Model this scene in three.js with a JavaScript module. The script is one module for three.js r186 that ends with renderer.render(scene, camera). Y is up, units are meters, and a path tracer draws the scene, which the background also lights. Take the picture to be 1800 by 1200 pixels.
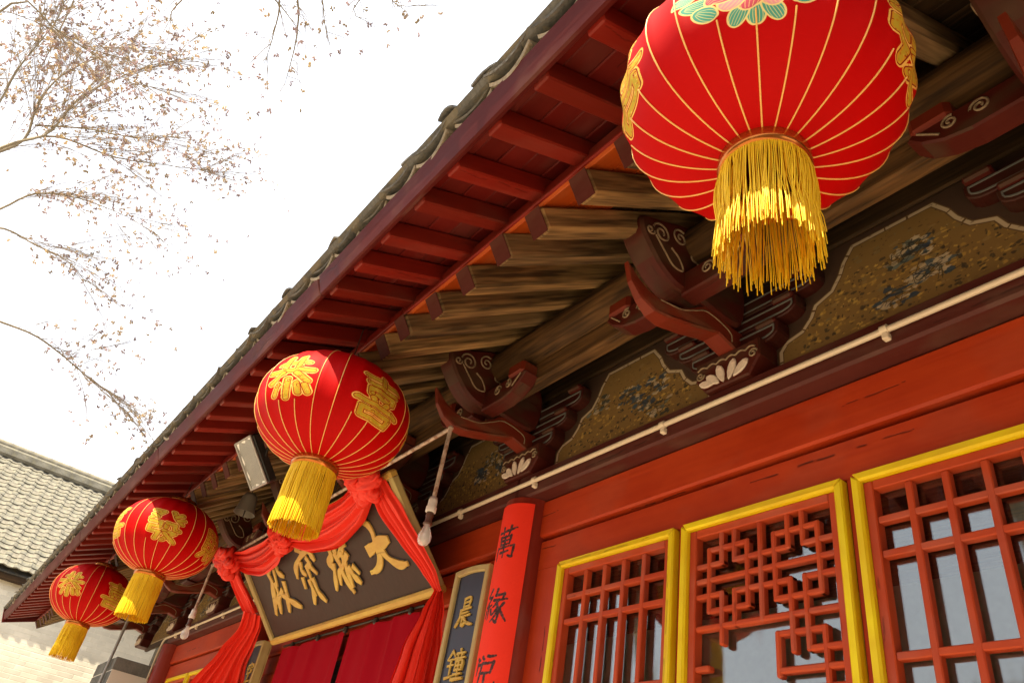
import * as THREE from 'three';
import { mergeGeometries } from 'three/addons/utils/BufferGeometryUtils.js';

/* ---------- camera, sky, sun, exposure ---------- */
const scene = new THREE.Scene();
const camera = new THREE.PerspectiveCamera(48.49, 1024 / 682, 0.05, 400);
camera.position.set(0, 1.6, 2.4);
camera.up.set(0.394, 0.792, 0.466);
camera.lookAt(-0.694, 1.6 + 0.589, 2.4 - 0.414);
const renderer = new THREE.WebGLRenderer({ antialias: true });
renderer.setSize(1024, 682);
renderer.toneMapping = THREE.LinearToneMapping;
renderer.toneMappingExposure = 2.6;
renderer.shadowMap.enabled = true;

const SUN = new THREE.Vector3(Math.sin(0.36) * Math.cos(1.02), Math.sin(1.02), Math.cos(0.36) * Math.cos(1.02)).normalize();
{ // hazy bright sky: pale blue overhead, whiter towards the horizon, soft aureole round the sun
  const W = 256, H = 128, d = new Float32Array(W * H * 4), v = new THREE.Vector3();
  for (let j = 0; j < H; j++) for (let i = 0; i < W; i++) {
    const th = ((j + 0.5) / H - 0.5) * Math.PI, ph = ((i + 0.5) / W - 0.5) * 2 * Math.PI;
    v.set(Math.cos(th) * Math.cos(ph), Math.sin(th), Math.cos(th) * Math.sin(ph));
    const e = Math.max(0, v.y), hz = Math.pow(1 - e, 3), au = Math.pow(Math.max(0, v.dot(SUN)), 10);
    const k = (j * W + i) * 4;
    d[k] = 0.61 + 0.12 * hz + 0.40 * au; d[k + 1] = 0.65 + 0.08 * hz + 0.35 * au; d[k + 2] = 0.72 + 0.02 * hz + 0.26 * au; d[k + 3] = 1;
  }
  const t = new THREE.DataTexture(d, W, H, THREE.RGBAFormat, THREE.FloatType);
  t.mapping = THREE.EquirectangularReflectionMapping; t.magFilter = THREE.LinearFilter; t.minFilter = THREE.LinearFilter;
  t.colorSpace = THREE.LinearSRGBColorSpace; t.needsUpdate = true;
  scene.background = t; scene.environment = t;
}
const sun = new THREE.DirectionalLight(0xffedd0, 5);
sun.position.copy(SUN).multiplyScalar(40); sun.target.position.set(-6, 2, 0);
sun.position.add(sun.target.position);
sun.castShadow = true; sun.shadow.mapSize.set(4096, 4096);
Object.assign(sun.shadow.camera, { left: -22, right: 22, top: 22, bottom: -22, near: 1, far: 90 });
scene.add(sun, sun.target);

/* ---------- helpers ---------- */
let seed = 7;
const rnd = () => { seed |= 0; seed = seed + 0x6D2B79F5 | 0; let t = Math.imul(seed ^ seed >>> 15, 1 | seed); t = t + Math.imul(t ^ t >>> 7, 61 | t) ^ t; return ((t ^ t >>> 14) >>> 0) / 4294967296; };
const rr = (a, b) => a + (b - a) * rnd();
const V = (x, y, z) => new THREE.Vector3(x, y, z);
const lerp = (a, b, t) => a + (b - a) * t;
const clamp = (v, a = 0, b = 1) => Math.min(b, Math.max(a, v));
const sstep = (a, b, x) => { const t = clamp((x - a) / (b - a)); return t * t * (3 - 2 * t); };
const HASH = new Float32Array(65536); for (let i = 0; i < 65536; i++) HASH[i] = rnd();
// tileable value noise: period (px, py) cells
function vn(x, y, px, py, s) {
  const xi = Math.floor(x), yi = Math.floor(y), fx = x - xi, fy = y - yi;
  const x0 = ((xi % px) + px) % px, x1 = x0 + 1 === px ? 0 : x0 + 1, y0 = ((yi % py) + py) % py, y1 = y0 + 1 === py ? 0 : y0 + 1;
  const h = (a, b) => HASH[(a * 131 + b * 7919 + s * 3571) & 65535];
  const u = fx * fx * (3 - 2 * fx), w = fy * fy * (3 - 2 * fy);
  return lerp(lerp(h(x0, y0), h(x1, y0), u), lerp(h(x0, y1), h(x1, y1), u), w);
}
function fb(u, v, fx, fy, oct, s) { let a = 0, w = 0.5, n = 0; for (let o = 0; o < oct; o++) { a += w * vn(u * fx, v * fy, fx, fy, s + o * 17); n += w; w *= 0.5; fx *= 2; fy *= 2; } return a / n; }
const enc = (c) => Math.round(255 * (c <= 0.0031308 ? 12.92 * c : 1.055 * Math.pow(c, 1 / 2.4) - 0.055));
// texture over size metres (su, sv); fn(u,v) returns [r,g,b] linear and a height 0..1
function makeTex(n, m, su, sv, fn) {
  const c = new Uint8Array(n * m * 4), b = new Uint8Array(n * m * 4);
  for (let j = 0; j < m; j++) for (let i = 0; i < n; i++) {
    const [r, g, bl, h, ro] = fn(i / n, j / m), k = (j * n + i) * 4;
    c[k] = enc(clamp(r)); c[k + 1] = enc(clamp(g)); c[k + 2] = enc(clamp(bl)); c[k + 3] = 255;
    b[k] = clamp(h) * 255; b[k + 1] = clamp(ro ?? 0.6) * 255; b[k + 2] = 0; b[k + 3] = 255;
  }
  const mk = (d, srgb) => { const t = new THREE.DataTexture(d, n, m); t.wrapS = t.wrapT = THREE.RepeatWrapping; t.magFilter = THREE.LinearFilter; t.minFilter = THREE.LinearMipmapLinearFilter; t.generateMipmaps = true; if (srgb) t.colorSpace = THREE.SRGBColorSpace; t.repeat.set(1 / su, 1 / sv); t.needsUpdate = true; return t; };
  return { map: mk(c, true), aux: mk(b, false) };
}
function texMat(t, bump, opt = {}) {
  return new THREE.MeshPhysicalMaterial({ map: t.map, bumpMap: t.aux, bumpScale: bump, roughnessMap: t.aux, roughness: 1, specularIntensity: 0.45, ...opt });
}
const flat = (r, g, b, rough = 0.6, opt = {}) => { const m = new THREE.MeshPhysicalMaterial({ roughness: rough, ...opt }); m.color.setRGB(r, g, b); return m; };
// painted timber: grain along u
function paint(base, o = {}) {
  const { chip = 0.02, chipCol = [0.16, 0.09, 0.05], dust = 0.2, dustCol = [0.3, 0.2, 0.17], s = 1, rough = 0.5, crack = 0.5 } = o, cks = []; for (let i = 0; i < 6; i++) cks.push([(i + 0.2 + 0.6 * HASH[s * 31 + i]) / 6, HASH[s * 17 + i * 5], 0.12 + 0.3 * HASH[s * 13 + i * 3], 0.003 + 0.003 * HASH[s * 7 + i]]);
  return makeTex(512, 256, 2, 1, (u, v) => {
    const g = fb(u, v, 6, 60, 3, s), p = fb(u, v, 5, 4, 5, s + 40), q = fb(u, v, 30, 24, 3, s + 80), w = fb(u, v, 3, 20, 2, s + 9);
    let k = 0.78 + 0.3 * p + 0.14 * (g - 0.5) + 0.12 * (q - 0.5), h = 0.5 + 0.3 * (g - 0.5) + 0.3 * (p - 0.5);
    let c = [base[0] * k, base[1] * (k * k), base[2] * k * k];
    const du = dust * sstep(0.5, 0.75, fb(u, v, 8, 8, 4, s + 120));
    c = c.map((x, i) => lerp(x, dustCol[i] * (0.7 + 0.6 * q), du));
    const ch = sstep(1 - chip * 9 - 0.06, 1 - chip * 9, q * 0.55 + p * 0.45 + 0.12 * (g - 0.5) + 0.06);
    if (chip > 0) { c = c.map((x, i) => lerp(x, chipCol[i] * (0.6 + 0.8 * g), ch * 0.8)); h -= 0.3 * ch; }
    let cr = 0; for (const [v0, u0, l, wd] of cks) { if (v < v0 - 0.02 || v > v0 + 0.04) continue; const du = ((u - u0) % 1 + 1) % 1; if (du < l) { const e = Math.sin(du / l * Math.PI), dv = Math.abs(v - v0 - 0.02 * (vn(u * 24, v0 * 9, 24, 64, 3) - 0.5) - 0.01 * du); cr = Math.max(cr, crack * sstep(wd * (0.4 + e), wd * 0.3, dv) * sstep(0.25, 0.5, vn(u * 40, 3, 40, 64, 5))); } }
    c = c.map((x) => x * (1 - 0.85 * cr)); h -= 0.6 * cr;
    return [...c, h, rough + 0.25 * (p - 0.5) + 0.2 * du];
  });
}
function wood(a, b, s, rough = 0.75) {
  return makeTex(512, 256, 1.6, 0.8, (u, v) => {
    const wv = v + 0.03 * (fb(u, v, 4, 4, 3, s) - 0.5), g = fb(u, wv, 4, 40, 4, s + 3), f = fb(u, v, 12, 90, 2, s + 30), p = fb(u, v, 4, 3, 4, s + 60);
    const st = sstep(0.62, 0.8, fb(u, wv, 3, 26, 3, s + 90));
    const t = clamp(0.2 + 1.1 * (g - 0.3) + 0.4 * (p - 0.5) + 0.65 * (f - 0.5));
    const k = (1 - 0.55 * st) * (0.75 + 0.5 * p);
    return [lerp(a[0], b[0], t) * k, lerp(a[1], b[1], t) * k, lerp(a[2], b[2], t) * k, 0.5 + 0.5 * (g - 0.5) + 0.2 * (f - 0.5) - 0.3 * st, rough + 0.2 * (p - 0.5)];
  });
}
function grit(base, o = {}) {
  const { s = 5, su = 1, vary = 0.5, spot = 0, spotCol = [0.1, 0.1, 0.07], rough = 0.85, tint = 0 } = o;
  return makeTex(256, 256, su, su, (u, v) => {
    const p = fb(u, v, 4, 4, 5, s), q = fb(u, v, 40, 40, 2, s + 50), k = 1 + vary * (p - 0.5) * 1.6 + vary * 0.6 * (q - 0.5), m = spot * sstep(0.52, 0.68, fb(u, v, 7, 7, 4, s + 80));
    const ti = tint * (fb(u, v, 3, 3, 3, s + 160) - 0.5);
    return [lerp(base[0] * k * (1 + ti), spotCol[0], m), lerp(base[1] * k, spotCol[1], m), lerp(base[2] * k * (1 - ti), spotCol[2], m), 0.5 * p + 0.5 * q, rough];
  });
}
// triplanar uv in metres; u runs along the grain axis
function uvBox(g, grain = 'x', ou = 0, ov = 0) {
  if (g.index) g = g.toNonIndexed();
  g.computeVertexNormals();
  const p = g.attributes.position, uv = new Float32Array(p.count * 2), A = V(), B = V(), C = V(), n = V();
  const gi = 'xyz'.indexOf(grain);
  for (let i = 0; i < p.count; i += 3) {
    A.fromBufferAttribute(p, i); B.fromBufferAttribute(p, i + 1); C.fromBufferAttribute(p, i + 2);
    n.copy(B).sub(A).cross(C.clone().sub(A));
    const a = [Math.abs(n.x), Math.abs(n.y), Math.abs(n.z)], k = a.indexOf(Math.max(...a)), ax = [0, 1, 2].filter((x) => x !== k);
    let [iu, iv] = ax; if (iv === gi) [iu, iv] = [iv, iu];
    [A, B, C].forEach((P, j) => { const q = [P.x, P.y, P.z]; uv[(i + j) * 2] = q[iu] + ou; uv[(i + j) * 2 + 1] = q[iv] + k * 0.37 + ov; });
  }
  g.setAttribute('uv', new THREE.BufferAttribute(uv, 2));
  return g;
}
// chamfered box, 44 triangles
function cbox(w, h, d, b = 0.006, grain = 'x', ou = 0, ov = 0) {
  const X = w / 2, Y = h / 2, Z = d / 2, P = [], tri = (a, bb, c, o) => { // orient outward
    const n = bb.clone().sub(a).cross(c.clone().sub(a)); if (n.dot(o) < 0) [bb, c] = [c, bb];
    for (const q of [a, bb, c]) P.push(q.x, q.y, q.z);
  }, quad = (a, bb, c, dd, o) => { tri(a, bb, c, o); tri(a, c, dd, o); };
  const v = (sx, sy, sz, k) => V(sx * (X - (k === 0 ? 0 : b)), sy * (Y - (k === 1 ? 0 : b)), sz * (Z - (k === 2 ? 0 : b)));
  for (const s of [-1, 1]) {
    quad(v(s, -1, -1, 0), v(s, 1, -1, 0), v(s, 1, 1, 0), v(s, -1, 1, 0), V(s, 0, 0));
    quad(v(-1, s, -1, 1), v(1, s, -1, 1), v(1, s, 1, 1), v(-1, s, 1, 1), V(0, s, 0));
    quad(v(-1, -1, s, 2), v(1, -1, s, 2), v(1, 1, s, 2), v(-1, 1, s, 2), V(0, 0, s));
    for (const t of [-1, 1]) {
      quad(v(s, t, -1, 0), v(s, t, 1, 0), v(s, t, 1, 1), v(s, t, -1, 1), V(s, t, 0));
      quad(v(s, -1, t, 0), v(s, 1, t, 0), v(s, 1, t, 2), v(s, -1, t, 2), V(s, 0, t));
      quad(v(-1, s, t, 1), v(1, s, t, 1), v(1, s, t, 2), v(-1, s, t, 2), V(0, s, t));
      for (const r of [-1, 1]) tri(v(s, t, r, 0), v(s, t, r, 1), v(s, t, r, 2), V(s, t, r));
    }
  }
  const g = new THREE.BufferGeometry(); g.setAttribute('position', new THREE.Float32BufferAttribute(P, 3));
  return uvBox(g, grain, ou, ov);
}
function add(name, g, m, parent, x = 0, y = 0, z = 0) {
  const o = new THREE.Mesh(g, m); o.name = name; o.position.set(x, y, z); o.castShadow = o.receiveShadow = true; parent.add(o); return o;
}
const used = {};
const numbered = (n) => { const k = used[n] = (used[n] ?? -1) + 1; return k ? n + '_' + String(k).padStart(3, '0') : n; };
function thing(name, label, category, group) { const o = new THREE.Group(); o.name = numbered(name); o.userData = { label, category }; if (group) o.userData.group = group; scene.add(o); return o; }
function tag(o, label, category, group) { o.userData = { label, category }; if (group) o.userData.group = group; o.name = numbered(o.name); return o; }
function group(name, parent, x = 0, y = 0, z = 0) { const o = new THREE.Group(); o.name = name; o.position.set(x, y, z); parent.add(o); return o; }
function cyl(r0, r1, len, axis = 'y', seg = 28, ou = 0) { // along axis, centred; u along length
  const g = new THREE.CylinderGeometry(r1, r0, len, seg, 8), uv = g.attributes.uv;
  for (let i = 0; i < uv.count; i++) uv.setXY(i, uv.getY(i) * len + ou, uv.getX(i) * 6.283 * Math.max(r0, r1));
  if (axis === 'x') g.rotateZ(Math.PI / 2); if (axis === 'z') g.rotateX(Math.PI / 2);
  return g;
}
function tube(pts, r, seg = 24, rad = 6, closed = false) { return new THREE.TubeGeometry(new THREE.CatmullRomCurve3(pts.map((p) => Array.isArray(p) ? V(...p) : p), closed), seg, r, rad, closed); }
function strip(g) { const o = g.index ? g.toNonIndexed() : g; for (const k of Object.keys(o.attributes)) if (!['position', 'normal', 'uv'].includes(k)) o.deleteAttribute(k); return o; }
const merge = (a) => mergeGeometries(a.map(strip));
function extrude(pts, depth, bevel = 0.006, smooth = false, holes) {
  const s = new THREE.Shape(); 
  if (smooth) s.setFromPoints(new THREE.CatmullRomCurve3(pts.map((p) => V(p[0], p[1], 0)), true, 'centripetal').getPoints(pts.length * 5).map((p) => new THREE.Vector2(p.x, p.y)));
  else s.setFromPoints(pts.map((p) => new THREE.Vector2(...p)));
  if (holes) for (const h of holes) s.holes.push(new THREE.Path(h.map((p) => new THREE.Vector2(...p))));
  const g = new THREE.ExtrudeGeometry(s, { depth: depth - 2 * bevel, bevelEnabled: bevel > 0, bevelSize: bevel, bevelThickness: bevel, bevelSegments: 1, steps: 1, curveSegments: 8 });
  g.translate(0, 0, -depth / 2 + bevel); return g;
}
// profile given as (z, y) pairs, extruded along x
function extrudeX(pts, width, bevel, smooth) { const g = extrude(pts.map(([z, y]) => [-z, y]), width, bevel, smooth); g.rotateY(Math.PI / 2); return g; }
// brush stroke outline -> flat slab
function strokeGeo(pts, w, depth, lift = 0) {
  const c = pts.length > 2 ? new THREE.CatmullRomCurve3(pts.map((p) => V(p[0], p[1], 0)), false, 'centripetal').getPoints(pts.length * 4) : pts.map((p) => V(p[0], p[1], 0));
  const L = [], R = [], n = c.length;
  for (let i = 0; i < n; i++) {
    const a = c[Math.max(0, i - 1)], b = c[Math.min(n - 1, i + 1)], d = b.clone().sub(a).normalize(), t = i / (n - 1);
    const ww = w * (0.5 + 0.12 * Math.cos(t * 9) + (t < 0.1 || t > 0.92 ? -0.1 : 0)), e = i === 0 ? -w * 0.3 : i === n - 1 ? w * 0.3 : 0;
    L.push([c[i].x - d.y * ww + d.x * e, c[i].y + d.x * ww + d.y * e]); R.push([c[i].x + d.y * ww + d.x * e, c[i].y - d.x * ww + d.y * e]);
  }
  const g = extrude([...L, ...R.reverse()], depth + lift, Math.min(0.003, w * 0.12)); g.translate(0, 0, (depth + lift) / 2); return g;
}
function glyphGeo(strokes, depth) { return uvBox(merge(strokes.map(([w, p], i) => strokeGeo(p, w, depth, i * 0.0006)))); }

/* ---------- materials ---------- */
const M = {};
M.wall = texMat(paint([0.44, 0.045, 0.008], { s: 11, chip: 0.002, chipCol: [0.22, 0.05, 0.03], dust: 0.16, dustCol: [0.30, 0.08, 0.045], crack: 0.9, rough: 0.5 }), 0.0025);
M.lattice = texMat(paint([0.45, 0.060, 0.015], { s: 21, chip: 0.004, dust: 0.15, rough: 0.55 }), 0.002);
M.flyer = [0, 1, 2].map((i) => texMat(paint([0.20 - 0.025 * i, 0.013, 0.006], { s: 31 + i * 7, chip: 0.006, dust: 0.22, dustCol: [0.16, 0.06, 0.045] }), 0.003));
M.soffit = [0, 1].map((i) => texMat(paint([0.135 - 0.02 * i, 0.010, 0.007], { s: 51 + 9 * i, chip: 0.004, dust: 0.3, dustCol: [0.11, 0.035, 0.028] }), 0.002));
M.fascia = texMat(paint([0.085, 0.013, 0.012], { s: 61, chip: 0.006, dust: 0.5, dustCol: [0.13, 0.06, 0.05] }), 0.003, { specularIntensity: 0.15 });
M.orange = texMat(paint([0.42, 0.075, 0.008], { s: 71, chip: 0.004, dust: 0.2, dustCol: [0.3, 0.12, 0.05] }), 0.002);
M.rafter = [0, 1, 2].map((i) => texMat(wood([0.06, 0.037, 0.017], [[0.37, 0.23, 0.092], [0.28, 0.18, 0.08], [0.42, 0.26, 0.10]][i], 81 + 13 * i), 0.006));
M.beam = texMat(wood([0.034, 0.017, 0.006], [0.15, 0.075, 0.024], 131), 0.006);
M.board = texMat(wood([0.02, 0.012, 0.005], [0.07, 0.037, 0.014], 141), 0.004);
M.ledge = texMat(paint([0.085, 0.019, 0.014], { s: 151, chip: 0.008, dust: 0.35, dustCol: [0.10, 0.06, 0.04] }), 0.003);
M.carve = texMat(paint([0.075, 0.011, 0.006], { s: 161, chip: 0.014, chipCol: [0.09, 0.055, 0.03], dust: 0.75, dustCol: [0.062, 0.034, 0.018] }), 0.003);
M.arm = texMat(paint([0.05, 0.010, 0.006], { s: 167, chip: 0.012, chipCol: [0.09, 0.06, 0.035], dust: 0.4, dustCol: [0.06, 0.036, 0.022] }), 0.003);
M.beak = texMat(paint([0.16, 0.022, 0.008], { s: 171, chip: 0.016, chipCol: [0.20, 0.10, 0.05], dust: 0.6, dustCol: [0.10, 0.055, 0.028] }), 0.003);
M.maroon = texMat(paint([0.075, 0.018, 0.014], { s: 177, chip: 0.004, dust: 0.3, dustCol: [0.10, 0.05, 0.035] }), 0.002, { specularIntensity: 0.1 });
M.paleLine = texMat(grit([0.27, 0.20, 0.12], { s: 9, su: 0.3, vary: 0.7, spot: 0.7, spotCol: [0.11, 0.05, 0.035] }), 0.001);
M.petal = texMat(grit([0.62, 0.52, 0.42], { s: 19, su: 0.3, vary: 0.4, spot: 0.35, spotCol: [0.25, 0.12, 0.08] }), 0.001);
M.blueLine = flat(0.125, 0.125, 0.115, 0.8);
M.column = texMat(paint([0.22, 0.026, 0.014], { s: 181, chip: 0.01, dust: 0.25, rough: 0.35, dustCol: [0.2, 0.1, 0.09] }), 0.003);
M.yellow = texMat(paint([0.76, 0.60, 0.008], { s: 191, chip: 0.003, dust: 0.1, dustCol: [0.4, 0.28, 0.06], rough: 0.45 }), 0.002);
M.gold = texMat(paint([0.56, 0.38, 0.085], { s: 201, chip: 0.004, chipCol: [0.3, 0.16, 0.04], dust: 0.2, dustCol: [0.46, 0.32, 0.12], rough: 0.5 }), 0.001);
M.gilt = texMat(paint([0.46, 0.37, 0.15], { s: 209, chip: 0.008, chipCol: [0.16, 0.11, 0.05], dust: 0.3, dustCol: [0.36, 0.32, 0.18], rough: 0.45 }), 0.001);
M.plaque = texMat(makeTex(256, 256, 0.8, 0.8, (u, v) => { const p = fb(u, v, 4, 4, 5, 5), q = fb(u, v, 50, 20, 2, 8), k = 0.8 + 0.4 * p + 0.2 * (q - 0.5); return [0.050 * k, 0.030 * k, 0.026 * k, 0.5 * q + 0.5 * p, 0.42 + 0.2 * p]; }), 0.0008, { specularIntensity: 0.25 });
M.slate = texMat(makeTex(256, 256, 0.8, 0.8, (u, v) => { const p = fb(u, v, 4, 4, 5, 15), k = 0.6 + 0.8 * p; return [0.035 * k, 0.036 * k, 0.055 * k, p, 0.22 + 0.2 * p]; }), 0.0008);
M.pvc = texMat(grit([0.66, 0.56, 0.42], { s: 39, su: 0.6, vary: 0.2, spot: 0.15, spotCol: [0.4, 0.25, 0.15], rough: 0.4 }), 0.0004);
M.rustPipe = texMat(grit([0.50, 0.40, 0.32], { s: 49, su: 0.25, vary: 0.4, spot: 0.7, spotCol: [0.24, 0.11, 0.06], rough: 0.55 }), 0.0006);
M.tile = [0, 1, 2].map((i) => texMat(grit([[0.13, 0.125, 0.115], [0.17, 0.16, 0.14], [0.10, 0.10, 0.095]][i], { s: 59 + i * 11, su: 0.4, vary: 0.7, spot: 0.5, spotCol: [0.20, 0.17, 0.11], rough: 0.9 }), 0.006));
M.mortar = texMat(grit([0.32, 0.27, 0.20], { s: 99, su: 0.3, vary: 0.7, spot: 0.4, spotCol: [0.16, 0.11, 0.08] }), 0.006);
M.brickGrey = [0, 1].map((i) => texMat(grit([0.12 + 0.03 * i, 0.125 + 0.03 * i, 0.125 + 0.03 * i], { s: 109 + i, su: 0.5, vary: 0.5 }), 0.002));
M.marble = texMat(grit([0.64, 0.57, 0.45], { s: 139, su: 3, vary: 0.25, spot: 0.15, spotCol: [0.42, 0.37, 0.28] }), 0.003);
M.lime = flat(0.66, 0.64, 0.60, 0.9);
M.stone = texMat(grit([0.36, 0.30, 0.215], { s: 119, su: 3, vary: 0.35, spot: 0.2, spotCol: [0.3, 0.26, 0.2] }), 0.003);
M.plaster = texMat(grit([0.42, 0.38, 0.31], { s: 129, su: 2, vary: 0.3, spot: 0.2, spotCol: [0.3, 0.26, 0.2] }), 0.002);
M.black = flat(0.015, 0.014, 0.014, 0.45);
M.iron = flat(0.06, 0.055, 0.05, 0.5, { metalness: 0.6 });
M.steel = flat(0.34, 0.33, 0.32, 0.4, { metalness: 0.5 });
M.porcelain = flat(0.72, 0.68, 0.63, 0.3);
const paneTex = makeTex(256, 256, 0.7, 0.7, (u, v) => { const st = fb(u, v, 40, 3, 3, 301), p = fb(u, v, 5, 4, 4, 311); return [1, 1, 1, 0.5 * fb(u, v, 3, 3, 2, 321) + 0.1 * p, 0.03 + 0.10 * sstep(0.5, 0.8, st * 0.6 + p * 0.4)]; });
M.glass = new THREE.MeshPhysicalMaterial({ color: 0xf2f7f5, transmission: 1, thickness: 0, roughness: 1, roughnessMap: paneTex.aux, bumpMap: paneTex.aux, bumpScale: 0.0015, ior: 1.95 });
M.bulb = new THREE.MeshPhysicalMaterial({ color: 0xffffff, transmission: 1, thickness: 0, roughness: 0.02, ior: 1.5 });
M.bulbGlass = new THREE.MeshPhysicalMaterial({ color: 0xffffff, transmission: 0.72, thickness: 0, roughness: 0.12, ior: 1.7 });

/* ---------- ground and temple structure ---------- */
{
  const g = new THREE.PlaneGeometry(300, 300).rotateX(-Math.PI / 2), uv = g.attributes.uv; for (let i = 0; i < uv.count; i++) uv.setXY(i, uv.getX(i) * 300, uv.getY(i) * 300);
  add('ground', g, M.stone, scene).userData.kind = 'structure';
}
const hall = thing('temple_hall', 'red timber temple hall with deep tiled eave, bracket sets and lattice windows', 'temple');
const X0 = 5.4, X1 = -14.2;                 // right and left ends of the eave
const COLS = [-0.30, -3.42, -7.46, -10.58];
const rotX = (o, a) => { o.rotation.x = a; return o; };

{ // platform, inner room, roof body
  add('platform', cbox(20, 0.35, 7.2, 0.02, 'x'), M.marble, hall, -4, 0.175, -2.55);
  add('back_wall', cbox(18, 4.7, 0.15, 0.01), M.plaster, hall, -4, 2.6, -5.2);
  add('end_wall', cbox(0.2, 4.4, 5, 0.01, 'z'), M.plaster, hall, 4.9, 2.55, -2.7);
  add('inner_ceiling', cbox(18, 0.1, 5.1, 0.01), M.beam, hall, -4, 4.90, -2.68);
}
// facade timber: bands between the columns
const Ztop = 3.618;
for (const [a, b] of [[4.3, -0.30], [-0.30, -3.42], [-3.42, -7.46], [-7.46, -10.58]]) {
  const w = a - b, x = (a + b) / 2;
  add('tie_beam', cbox(w - 0.02, 0.218, 0.12, 0.010, 'x', rnd(), rnd()), M.wall, hall, x, 3.360, -0.040);      // front z = .03
  add('ledge_beam', cbox(w - 0.004, 0.148, 0.24, 0.012, 'x', rnd(), rnd()), M.ledge, hall, x, 3.544, 0.0);      // front z = .12
}
add('wall_plate', cbox(18.4, 0.30, 0.14, 0.01, 'x'), M.board, hall, -4, 4.36, -0.04);
add('wall_plate', cbox(18.4, 0.42, 0.12, 0.01, 'x'), M.board, hall, -4, 4.725, -0.05);
add('wall_panel', cbox(4.9, 2.9, 0.05, 0.003, 'x'), M.wall, hall, 2.2, 1.79, -0.025);
add('painted_board', cbox(4.6, 0.62, 0.03, 0.003, 'x'), M.board, hall, 2.02, 3.89, 0.005);
for (const x of COLS) add('column', cyl(0.16, 0.15, 3.12, 'y', 32, x), M.column, hall, x, 1.91, 0.0);

// windows
function lattice(parent, x0, x1, yt, yb, kind) {
  const cx = (x0 + x1) / 2, W = x1 - x0, win = group('window', parent, cx, 0, 0);
  const fy = 0.038, H = yt - yb, cy = (yt + yb) / 2;
  const mk = (w, h, x, y, m, z, d, b, gr) => add('bar', cbox(w, h, d, b, gr, rnd(), rnd()), m, win, x, y, z);
  const bv = 0.008, mitre = (L) => uvBox(extrude([[-L / 2 + 2.4 * bv, -bv], [L / 2 - 2.4 * bv, -bv], [L / 2 - fy + 0.3 * bv, -fy + bv], [-L / 2 + fy - 0.3 * bv, -fy + bv]], 0.05, bv), 'x', rnd(), rnd());
  const gh = mitre(W), gv = mitre(H);
  add('frame_rail', gh, M.yellow, win, 0, yt, 0.012); add('frame_rail', gh, M.yellow, win, 0, yb, 0.012).rotation.z = Math.PI;
  add('frame_stile', gv, M.yellow, win, -W / 2, cy, 0.012).rotation.z = Math.PI / 2; add('frame_stile', gv, M.yellow, win, W / 2, cy, 0.012).rotation.z = -Math.PI / 2;
  const ix = W / 2 - fy, it = yt - fy, ib = yb + fy, sw = 0.036;
  for (const s of [-1, 1]) mk(sw, it - ib - 0.002, s * (ix - sw / 2), (it + ib) / 2, M.lattice, -0.012, 0.05, 0.004, 'y').name = 'sash_stile';
  for (const y of [it - sw / 2, ib + sw / 2]) mk(2 * (ix - sw) - 0.001, sw, 0, y, M.lattice, -0.0123, 0.05, 0.004, 'x').name = 'sash_rail';
  const lx0 = -(ix - sw), lx1 = ix - sw, lt = it - sw, lb = ib + sw;
  if (kind === 'grid') {
    const n = 5, pw = (lx1 - lx0) / n, bw = 0.026, ys = []; let y = lt;
    for (const dy of [0.115, 0.125, 0.335, 0.12, 0.12, 0.335, 0.12, 0.12, 0.335]) { y -= dy; if (y > lb + 0.05) ys.push(y); }
    for (let i = 1; i < n; i++) mk(bw, lt - lb, lx0 + i * pw + rr(-0.003, 0.003), (lt + lb) / 2, M.lattice, -0.0105, 0.036, 0.004, 'y').name = 'lattice_bar';
    for (const yy of ys) mk(lx1 - lx0, bw, 0, yy, M.lattice, -0.0118, 0.036, 0.004, 'x').name = 'lattice_bar';
  } else {
    const p = (lx1 - lx0) / 10, bw = 0.0235; let e = 0;
    const seg = (c0, r0, c1, r1) => { e = (e + 1) % 5; const vert = c0 === c1, w = vert ? bw : (c1 - c0) * p + bw, h = vert ? (r1 - r0) * p + bw : bw;
      mk(w, h, lx0 + (c0 + c1) / 2 * p, lt - (r0 + r1) / 2 * p, M.lattice, (vert ? -0.0105 : -0.012) - e * 0.0004, 0.038, 0.006, vert ? 'y' : 'x').name = 'lattice_bar'; };
    const block = (r0, broken) => {
      const half = (m) => { const c = (a, b) => m ? [10 - b, 10 - a] : [a, b]; const row = (r, a, b) => { const [s, t] = c(a, b); seg(s, r0 + r, t, r0 + r); }, col = (k, a, b) => { const s = c(k, k)[0]; seg(s, r0 + a, s, r0 + b); };
        if (broken && !m) { col(2, 0, 1); row(2.4, 0, 0.9); return; }
        if (broken) { col(2, 0, 2); col(3, 0, 2); col(1, 1, 4); col(4, 1, 3.2); row(1, 1, 4); row(2, 0, 2); row(3, 0, 4); return; }
        col(1, 1, 5); col(2, 0, 2); col(2, 4, 6); col(3, 0, 2); col(3, 4, 6); col(4, 1, 5);
        row(1, 1, 4); row(5, 1, 4); row(2, 0, 2); row(2, 3, 5); row(4, 0, 2); row(4, 3, 5); };
      half(false); half(true);
      if (!broken) { seg(5, r0, 5, r0 + 6); seg(0, r0 + 3, 10, r0 + 3); seg(0, r0 + 6, 10, r0 + 6); }
    };
    block(0, false); block(6, true);
    for (let r = 10; r * p < lt - lb - 0.05; r += 3) seg(0, r, 10, r);
  }
  add('pane', uvBox(new THREE.BoxGeometry(lx1 - lx0 + 0.02, lt - lb + 0.02, 0.004), 'x', x0, 0), M.glass, win, 0, (lt + lb) / 2, -0.037).castShadow = false;
  return [cx, W, yt, yb];
}
const WT = 3.064, WB = 1.15;
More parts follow.
